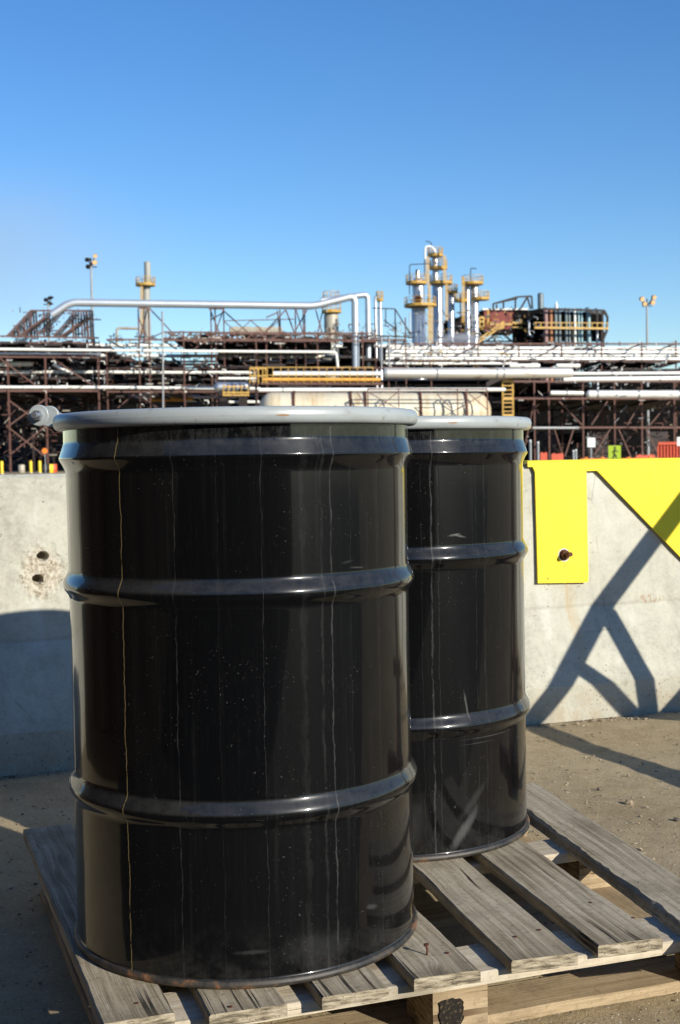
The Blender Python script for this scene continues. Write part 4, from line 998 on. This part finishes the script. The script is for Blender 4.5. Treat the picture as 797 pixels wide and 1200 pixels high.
tower('tallest silver process tower with three stacked yellow platforms', 176, [(512.8, 6.4, 330, None), (510, 3.8, 298, 334), (509, 1.6, 291, 300)],
      [(503, 530, 332.5), (503, 524, 315), (501, 519, 300)], [(523.5, 333, 376), (501.5, 301, 332), (521, 300, 332)],
      [('pipe', [(498.2, 322), (498.2, 289), (506, 288.5), (510.5, 296)], 1.2, 'white'), ('pipe', [(506, 290), (505.5, 284), (499, 282.5)], .5, 'steel_dark'), ('pipe', [(515, 300), (515, 292)], .8, 'yel_rail'), ('man', [(516.5, 303.5)], 1.8, 'beige')])
tower('short slim grey tower between the tallest one and the twin tower', 180, [(528.5, 4, 344, None)], [(523.5, 536, 343)], [], [], 'silver')
tower('twin process tower nearest the red brown building', 178, [(556, 4.9, 332, None), (547.6, 3.0, 333, None)],
      [(541, 566, 333), (552, 573, 351), (532.5, 548, 353)], [(543, 325, 378)],
      [('pipe', [(551.5, 330), (551.5, 314), (558.5, 315)], .55, 'steel_dark'), ('pipe', [(539.5, 345), (540, 400)], .7, 'steel_brown')])
tower('beige flare stack with one yellow platform left of centre', 190, [(171.2, 4.6, 332, None), (172.6, 3.8, 306, 334)], [(159, 183, 334.5)], [(166, 336, 392)], [], 'stack_grey', 'flare_stack', 'stack')
tower('thin grey exhaust stack behind the striped duct bank', 186, [(633.5, 3.6, 343, None)], [], [], [], 'slate', 'exhaust_stack', 'stack')
tower('squat beige tank high between the overhead pipe and the downpipes', 172, [(388, 8.5, 365, None)], [(377, 400, 366), (378, 398, 352)], [], [('pipe', [(383, 366), (383, 350), (392, 349)], .8, 'beige')], 'beige', 'squat_tank', 'tank')
tower('cluster of grey risers with a yellow top beside the dark frame', 165, [(445.5, 2.0, 350, None), (440, 1.6, 347, None)], [(441, 449, 352)], [], [], 'silver', 'riser_cluster', 'risers')
# far low steel silhouettes between the supports (pale equipment on the skyline)
t = thing('cooler_deck', 'distant pale yellow cooler deck seen between the overhead pipe supports', 'cooler', tuple(W(280, 388, 200).xy) + (0,))
mb = MB(); mb.bar(W(270, 389, 200), W(330, 389, 200), 2, .8); under(mb.build('deck', M['beige']), t)
mb = MB(); railing(mb, [270 + 4 * i for i in range(16)], 384, 389, 199, .16); under(mb.build('railing', M['beige']), t)
for x in (272, 300, 328):
    p = W(x, 389, 200.5); mb = MB(); mb.bar((p.x, p.y, 0), p, .4); under(mb.build('column', M['steel_dark']), t)
for x, h in ((276, 3.5), (290, 5), (303, 4), (318, 3)):
    p = W(x, 386, 201); mb = MB(); mb.lathe([(1.0, p.z - h * .3), (1.0, p.z + .3), (.05, p.z + .5)], (p.x, p.y, 0), 12); under(mb.build('fan_housing', M['beige']), t)

# process building ------------------------------------------------------------
Yb = 182
t = thing('process_building', 'dark process building with red brown clad wall and yellow stairs', 'building', tuple(W(567, 400, Yb).xy) + (0,))
a, b = W(567.5, 363.5, Yb), W(604, 363, Yb); z1 = W(567, 388, Yb).z
mb = MB(); mb.hexa([(a.x, a.y, z1), (b.x, b.y, z1), (b.x, b.y + 7, z1), (a.x, a.y + 7, z1), (a.x, a.y, a.z), (b.x, b.y, a.z), (b.x, b.y + 7, a.z), (a.x, a.y + 7, a.z)]); under(mb.build('clad_wall', M['redbrick']), t)
mb = MB(); mb.hexa([(a.x - .3, a.y - .3, a.z + .01), (b.x + 2, b.y - .3, a.z + .01), (b.x + 2, b.y + 7.3, a.z + .01), (a.x - .3, a.y + 7.3, a.z + .01), (a.x - .3, a.y - .3, a.z + .25), (b.x + 2, b.y - .3, a.z + .25), (b.x + 2, b.y + 7.3, a.z + .25), (a.x - .3, a.y + 7.3, a.z + .25)]); under(mb.build('roof_edge', M['white']), t)
q = [W(512, 379, Yb + 2), W(567, 363, Yb + 2), W(567, 403, Yb + 2), W(512, 403, Yb + 2)]
mb = MB(); D = Vector((0, 6, 0)); mb.add(q + [p + D for p in q], [(0, 3, 2, 1), (4, 5, 6, 7), (0, 1, 5, 4), (1, 2, 6, 5), (2, 3, 7, 6), (3, 0, 4, 7)]); under(mb.build('dark_wing', M['steel_black']), t)
q = [W(604, 366, Yb - .5), W(637, 361, Yb - .5), W(637, 403, Yb - .5), W(604, 403, Yb - .5)]
mb = MB(); mb.add(q + [p + D * .6 for p in q], [(0, 3, 2, 1), (4, 5, 6, 7), (0, 1, 5, 4), (1, 2, 6, 5), (2, 3, 7, 6), (3, 0, 4, 7)]); under(mb.build('dark_bay', M['steel_black']), t)
for (x0, y0, x1, y1) in ((556, 383, 567, 383), (572, 363, 572, 386), (556, 383, 556, 372), (562, 383, 562, 372), (567, 383, 567, 372), (556, 377, 567, 377), (556, 372, 567, 372), (574, 385, 590, 385), (590, 385, 590, 376), (574, 380, 600, 380), (527, 394, 536, 394), (527, 388, 536, 388), (545, 375, 545, 392), (600, 384, 612, 384), (600, 378, 612, 378)):
    mb = MB(); mb.bar(W(x0, y0, Yb - 2), W(x1, y1, Yb - 2), .28); under(mb.build('railing', M['yel_rail']), t)
mb = MB()
for s in (0, 4): mb.bar(W(560, 402 - s, Yb - 3), W(590, 381 - s, Yb - 3), .22)
for i in range(10): mb.bar(W(560 + 3 * i, 402 - 2.1 * i, Yb - 3), W(560 + 3 * i, 398 - 2.1 * i, Yb - 3), .14)
under(mb.build('stairs', M['yel_rail']), t)
for (x0, y0, x1, y1) in ((578, 362, 578, 356), (578, 356, 606, 348), (606, 348, 623, 347), (623, 347, 624, 362), (590, 362, 590, 353), (604, 362, 604, 349), (610, 362, 618, 348), (618, 348, 622, 362), (582, 357, 582, 362), (578, 356, 606, 350), (540, 392, 567, 380), (553, 400, 600, 400), (600, 400, 585, 388), (585, 388, 570, 400)):
    mb = MB(); mb.bar(W(x0, y0, Yb - .8), W(x1, y1, Yb - .8), .24); under(mb.build('roof_frame', M['steel_dark']), t)
    mb = MB(); mb.bar(W(x0, y0, Yb + 3), W(x1, y1, Yb + 3), .22); under(mb.build('roof_frame', M['steel_dark']), t)
# lower storeys
q = [W(512, 403, Yb + .2), W(637, 403, Yb + .2)]
mb = MB(); mb.hexa([(q[0].x, q[0].y, 0), (q[1].x, q[1].y, 0), (q[1].x, q[1].y + 6, 0), (q[0].x, q[0].y + 6, 0), (q[0].x, q[0].y, q[0].z - .05), (q[1].x, q[1].y, q[1].z - .05), (q[1].x, q[1].y + 6, q[1].z - .05), (q[0].x, q[0].y + 6, q[0].z - .05)]); under(mb.build('lower_storey', M['steel_dark']), t)
pipe('bent grey pipe hanging on the dark bay beside the striped ducts', [(620, 376), (620, 392), (624, 395)], 1.2, 178, M['alu_b'], bend=3)

t = thing('duct_bank', 'bank of vertical red, slate and teal ducts in a dark frame', 'duct bank', tuple(W(640, 402, 176).xy) + (0,))
for (x0, x1, mt) in ((637, 642, 'pinkrust'), (643.5, 647.5, 'rustorange'), (649, 653, 'slate'), (653.8, 657.5, 'slate'), (661.5, 665, 'slate'), (665.6, 668.5, 'slate'), (672, 675, 'alu_w'), (676.5, 679.5, 'teal'), (680, 683, 'teal'), (687, 692.5, 'teal'), (698, 701, 'silver')):
    top = W((x0 + x1) / 2, 362, 176); r = (x1 - x0) / 2 * mpp(176, 660); mb = MB()
    mb.tube(rounded([(top.x, top.y, 0), (top.x, top.y, top.z), (top.x + .3, top.y + 3, top.z + .2)], 1.2, 4), r, 12); under(mb.build('duct', M[mt]), t)
for (x0, y0, x1, y1) in ((636, 362, 708, 364), (708, 364, 712, 372), (712, 372, 711, 388), (711, 388, 705, 402), (690, 366, 708, 368), (700, 364, 700, 388), (636, 402, 708, 403), (706, 364, 706, 388)):
    mb = MB(); mb.bar(W(x0, y0, 175), W(x1, y1, 175), .3); under(mb.build('frame', M['steel_dark']), t)
    mb = MB(); mb.bar(W(x0, y0, 180), W(x1, y1, 180), .3); under(mb.build('frame', M['steel_dark']), t)
q = [W(637, 364, 179), W(706, 366, 179), W(704, 400, 179), W(637, 400, 179)]
mb = MB(); mb.add(q + [p + D * .1 for p in q], [(0, 3, 2, 1), (4, 5, 6, 7), (0, 1, 5, 4), (1, 2, 6, 5), (2, 3, 7, 6), (3, 0, 4, 7)]); under(mb.build('back_panel', M['steel_black']), t)
mb = MB(); mb.bar(W(626, 384, 174), W(713, 385, 174), .3, .3); mb.bar(W(626, 378, 174), W(713, 378.5, 174), .12)
for x in range(628, 713, 6): mb.bar(W(x, 384, 174), W(x, 378, 174), .12)
under(mb.build('railing', M['yel_rail']), t)
for x in (642, 672, 706):
    p = W(x, 388, 178); mb = MB(); mb.bar((p.x, p.y, 0), p, .5); under(mb.build('column', M['steel_dark']), t)
p = W(652, 354, 182); mb = MB(); mb.lathe([(.3, p.z - 1.6), (.25, p.z - .6), (.08, p.z + .1)], (p.x, p.y, 0), 12); under(mb.build('white_vent', M['white']), t)

# flood light masts --------------------------------------------------------------
def mast(label, x, ytop, Y0, heads):
    p = W(x, ytop, Y0); t = thing('light_mast', label, 'light mast', (p.x, p.y, 0)); k = mpp(Y0, x)
    mb = MB(); mb.tube([(p.x, p.y, 0), p], .2, 8, rs=[.26, .13]); under(mb.build('pole', M['steel_grey']), t)
    mb = MB(); mb.bar((p.x - .7, p.y, p.z - .1), (p.x + .7, p.y, p.z - .1), .12); mb.bar((p.x, p.y, p.z - .2), (p.x, p.y, p.z + 1.0), .14); under(mb.build('crossarm', M['steel_dark']), t)
    for (hx, hy, lit, s) in heads:
        c = W(hx, hy, Y0); r = s * k; f = Vector((.25 if lit else -.5, -1, -.25)).normalized()
        mb = MB(); mb.tube([c + f * .1, c - f * .25, c - f * .7], r, 12, rs=[r, r * .9, r * .35]); mb.bar(c - f * .3, (p.x, p.y, p.z - .05), .1)
        h = under(mb.build('floodlight', M['steel_dark']), t)
        if lit: mb = MB(); mb.tube([c + f * .09, c + f * .16], r * .92, 14); under(mb.build('lens', M['lamp_glass']), h)
mast('tall floodlight mast at left over the overhead pipe, four lamp heads', 106.8, 312, 160, [(102, 304.5, 0, 2.6), (103.3, 312.5, 0, 2.8), (111.5, 300, 1, 2.6), (111, 307.5, 1, 3.1)])
mast('tall floodlight mast alone against the sky at right', 758.2, 358, 172, [(752.5, 350.5, 1, 3.0), (755.5, 356, 1, 2.8), (766.5, 348.5, 1, 2.8), (765, 354.5, 1, 3.0)])
mast('floodlight cluster just above the left truss bridge', 56.5, 356, 190, [(53.5, 351.5, 0, 2.4), (59, 349, 0, 2.2), (57.5, 356, 0, 2.6)])

# yard things beyond the barrier ----------------------------------------------------
def sign(label, x0, x1, y0, y1, Y, mat, name='sign_board', man=False, legs=True):
    a, b = aty(x0, y1, Y), aty(x1, y0, Y); cx = (a.x + b.x) / 2; t = thing(name, label, 'sign', (cx, Y, 0))
    mb = MB(); mb.box((cx, Y, (a.z + b.z) / 2), (b.x - a.x, .03, b.z - a.z)); under(mb.build('panel', M[mat]), t)
    mb = MB()
    mb.bar((cx, Y + .04, 0), (cx, Y + .04, b.z - .05), .05); under(mb.build('post', M['steel_grey']), t)
    if man:
        s = (b.z - a.z) / 1.0; cz = a.z; mb = MB(); y = Y - .020
        def L(p, q, w): mb.bar((cx + p[0] * s, y, cz + p[1] * s), (cx + q[0] * s, y, cz + q[1] * s), w * s if False else .012, w * s)
        mb.tube([(cx + .02 * s, y - .006, cz + .86 * s), (cx + .02 * s, y + .006, cz + .86 * s)], .07 * s, 14)
        L((.01, .78), (-.01, .46), .13); L((0, .48), (-.15, .12), .08); L((.0, .48), (.10, .30), .08); L((.10, .30), (.16, .10), .07)
        L((.0, .74), (-.15, .55), .055); L((.02, .74), (.15, .62), .055); L((.15, .62), (.22, .66), .05)
        under(mb.build('walking_figure', M['black']), t)
    return t
sign('lime green sign with black walking figure behind the barrier', 713, 727.5, 522, 541.5, 58, 'lime', 'pedestrian_sign', man=True)
sign('small white sign left of the lime green one', 688.5, 697.5, 513, 524, 62, 'white')
sign('small white sign at the right edge above the red plastic barrier', 793.5, 803, 512, 522.5, 56, 'white')
# red-orange plastic barrier
Yp = 57
t = thing('plastic_barrier', 'red orange slatted plastic barrier at the far right', 'barrier', tuple(aty(785, 540, Yp).xy) + (0,))
a, b = aty(771, 519, Yp), aty(812, 519, Yp)
for i in range(12):
    x = a.x + (b.x - a.x) * i / 11; mb = MB(); mb.bar((x, Yp, .05), (x, Yp, a.z - .05 * (i == 0)), .05); under(mb.build('slat', M['redplastic']), t)
for z in (.15, .55, a.z - .03):
    mb = MB(); mb.bar((a.x, Yp - .04, z), (b.x, Yp - .04, z), .06, .12); under(mb.build('rail', M['redplastic']), t)
mb = MB(); mb.box(((a.x + b.x) / 2, Yp + .06, a.z / 2 + .05), (b.x - a.x, .05, a.z - .2)); under(mb.build('panel', M['redplastic']), t)
# long low orange water-filled barriers
for (x0, x1, ytop, Y, mt, lab) in ((680, 712, 537.5, 50, 'orange', 'long low orange barrier left of the lime sign'), (728, 770, 537, 52, 'orange', 'long low orange barrier between lime sign and red barrier'),
                                   (633, 641, 531, 70, 'redplastic', 'small red crate left behind the barrier'), (646, 660, 532, 74, 'redplastic', 'low red box near the rack columns'), (745, 767, 533.5, 70, 'redplastic', 'low red barrier in the yard, right of the lime sign')):
    a, b = aty(x0, ytop, Y), aty(x1, ytop, Y); n = 'road_barrier' if mt == 'orange' else ('crate' if 'crate' in lab or 'box' in lab else 'road_barrier')
    t = thing(n, lab, 'barrier' if n == 'road_barrier' else 'crate', (a.x, Y, 0)); mb = MB(); w = .22; h = a.z
    mb.hexa([(a.x, Y - w, 0), (b.x, Y - w, 0), (b.x, Y + w, 0), (a.x, Y + w, 0), (a.x, Y - w * .4, h), (b.x, Y - w * .4, h), (b.x, Y + w * .4, h), (a.x, Y + w * .4, h)]); under(mb.build('body', M[mt]), t)
    for s in (.2, .8):
        mb = MB(); xx = a.x + (b.x - a.x) * s; mb.tube([(xx, Y, h - .01), (xx, Y, h + .05)], .07, 10); under(mb.build('cap', M[mt]), t)
# grey posts near the far drum
for (x, y0, Y, lab) in ((621.5, 516, 60, 'grey post immediately right of the far drum lid'), (630.5, 518, 61, 'second grey post right of the far drum'), (675, 527, 66, 'short grey post by the white sign'), (672, 528, 69, 'shorter grey post beside another by the white sign')):
    p = aty(x, y0, Y); t = thing('guard_post', lab, 'post', (p.x, Y, 0)); mb = MB(); mb.tube([(p.x, Y, 0), (p.x, Y, p.z - .03)], .055, 12); under(mb.build('post_body', M['steel_grey']), t)
    mb = MB(); mb.lathe([(.058, p.z - .04), (.055, p.z), (.005, p.z + .03)], (p.x, Y, 0), 12); under(mb.build('cap', M['white']), t)
# yellow bollards at the left
for i, (x, y0, lab) in enumerate(((2, 545, 'yellow bollard at the very left edge above the barrier'), (36, 541.5, 'middle yellow bollard left of the near drum'), (46.5, 540.5, 'yellow bollard closest to the near drum'))):
    Y = (118, 128, 126)[i]; p = aty(x, y0, Y); t = thing('bollard', lab, 'bollard', (p.x, Y, 0), 0, 'yellow bollards in the far yard')
    mb = MB(); mb.lathe([(.15, 0), (.15, 1.12), (.12, 1.2), (.01, 1.24)], (p.x, Y, 0), 14); under(mb.build('bollard_body', M['bollard']), t)
    mb = MB(); mb.lathe([(.24, 0), (.24, .06), (.15, .07)], (p.x, Y, 0), 14); under(mb.build('base', M['steel_grey']), t)
# round orange sign, small coloured things at left
p = aty(52.5, 528.5, 124); t = thing('round_marker', 'round orange marker on a thin post above the bollards', 'marker', (p.x, 124, 0))
mb = MB(); mb.tube([(p.x, 123.98, p.z), (p.x, 124.04, p.z)], .27, 18); under(mb.build('disc', M['orange']), t)
mb = MB(); mb.tube([(p.x, 124.1, 0), (p.x, 124.1, p.z)], .04, 8); under(mb.build('post', M['steel_grey']), t)
for (x, y, s, mt, lab, Y) in ((57, 538, .45, 'bollard', 'yellow drum beside the round marker', 130), (62, 540, .4, 'redplastic', 'pinkish red drum touching the near drum edge', 131), (52, 542, .5, 'black', 'black barrel behind the right bollard', 129), (25, 537, .35, 'beige', 'beige drum between yellow bollards', 137)):
    p = aty(x, y, Y); t = thing('storage_drum', lab, 'drum', (p.x, Y, 0)); mb = MB(); mb.lathe([(s * .95, 0), (s, .04), (s, .3), (s * 1.04, .33), (s, .36), (s, .82), (s * .95, .85), (.01, .85)], (p.x, Y, 0), 16); under(mb.build('drum_body', M[mt]), t)
    mb = MB(); mb.lathe([(s * .9, .855), (s * 1.03, .86), (s * 1.03, .90), (.01, .90)], (p.x, Y, 0), 16); under(mb.build('lid', M['steel_dark']), t)

# ------------------------------------------------------------------ steam and smoke
def cloud(name, label, c, dims, dens, col, scale, thr, kind='stuff', aniso=.2):
    mb = MB(); n, m = 16, 10; vs = [(0, 0, -1)]; 
    mb.lathe([(max(.01, math.cos(a)), math.sin(a)) for a in [-math.pi / 2 + math.pi * k / m for k in range(m + 1)]], (0, 0, 0), n)
    mt = bpy.data.materials.new(name); mt.use_nodes = True; nt = mt.node_tree; nt.nodes.clear()
    o_ = nt.nodes.new('ShaderNodeOutputMaterial'); pv = nt.nodes.new('ShaderNodeVolumePrincipled'); nt.links.new(pv.outputs[0], o_.inputs['Volume'])
    pv.inputs['Color'].default_value = (*col, 1); pv.inputs['Anisotropy'].default_value = aniso
    tc = nt.nodes.new('ShaderNodeTexCoord'); ns = nt.nodes.new('ShaderNodeTexNoise'); ns.inputs['Scale'].default_value = scale; ns.inputs['Detail'].default_value = 4
    nt.links.new(tc.outputs['Object'], ns.inputs['Vector'])
    ln = nt.nodes.new('ShaderNodeVectorMath'); ln.operation = 'LENGTH'; nt.links.new(tc.outputs['Object'], ln.inputs[0])
    mr = nt.nodes.new('ShaderNodeMapRange'); mr.interpolation_type = 'SMOOTHSTEP'; nt.links.new(ln.outputs['Value'], mr.inputs[0]); mr.inputs[1].default_value = .15; mr.inputs[2].default_value = .98; mr.inputs[3].default_value = 1; mr.inputs[4].default_value = 0
    mr2 = nt.nodes.new('ShaderNodeMapRange'); nt.links.new(ns.outputs['Fac'], mr2.inputs[0]); mr2.inputs[1].default_value = thr; mr2.inputs[2].default_value = .75
    mu = nt.nodes.new('ShaderNodeMath'); mu.operation = 'MULTIPLY'; nt.links.new(mr.outputs[0], mu.inputs[0]); nt.links.new(mr2.outputs[0], mu.inputs[1])
    m2 = nt.nodes.new('ShaderNodeMath'); m2.operation = 'MULTIPLY'; nt.links.new(mu.outputs[0], m2.inputs[0]); m2.inputs[1].default_value = dens
    nt.links.new(m2.outputs[0], pv.inputs['Density'])
    o = mb.build(name, mt); o.location = c; o.scale = dims
    return tag(o, label, 'steam' if 'steam' in name else 'smoke', None, kind)
c = W(535, 398, 160); cloud('steam_plume', 'low grey puff of steam in front of the dark process building', c, (4.0, 2.0, 1.2), 2.6, (.9, .9, .92), 1.6, .35)
c = aty(-40, 320, 420); cloud('smoke_cloud', 'faint wide grey smoke drifting up the sky at left', c, (85, 30, 45), .030, (.88, .90, .95), 1.3, .3)
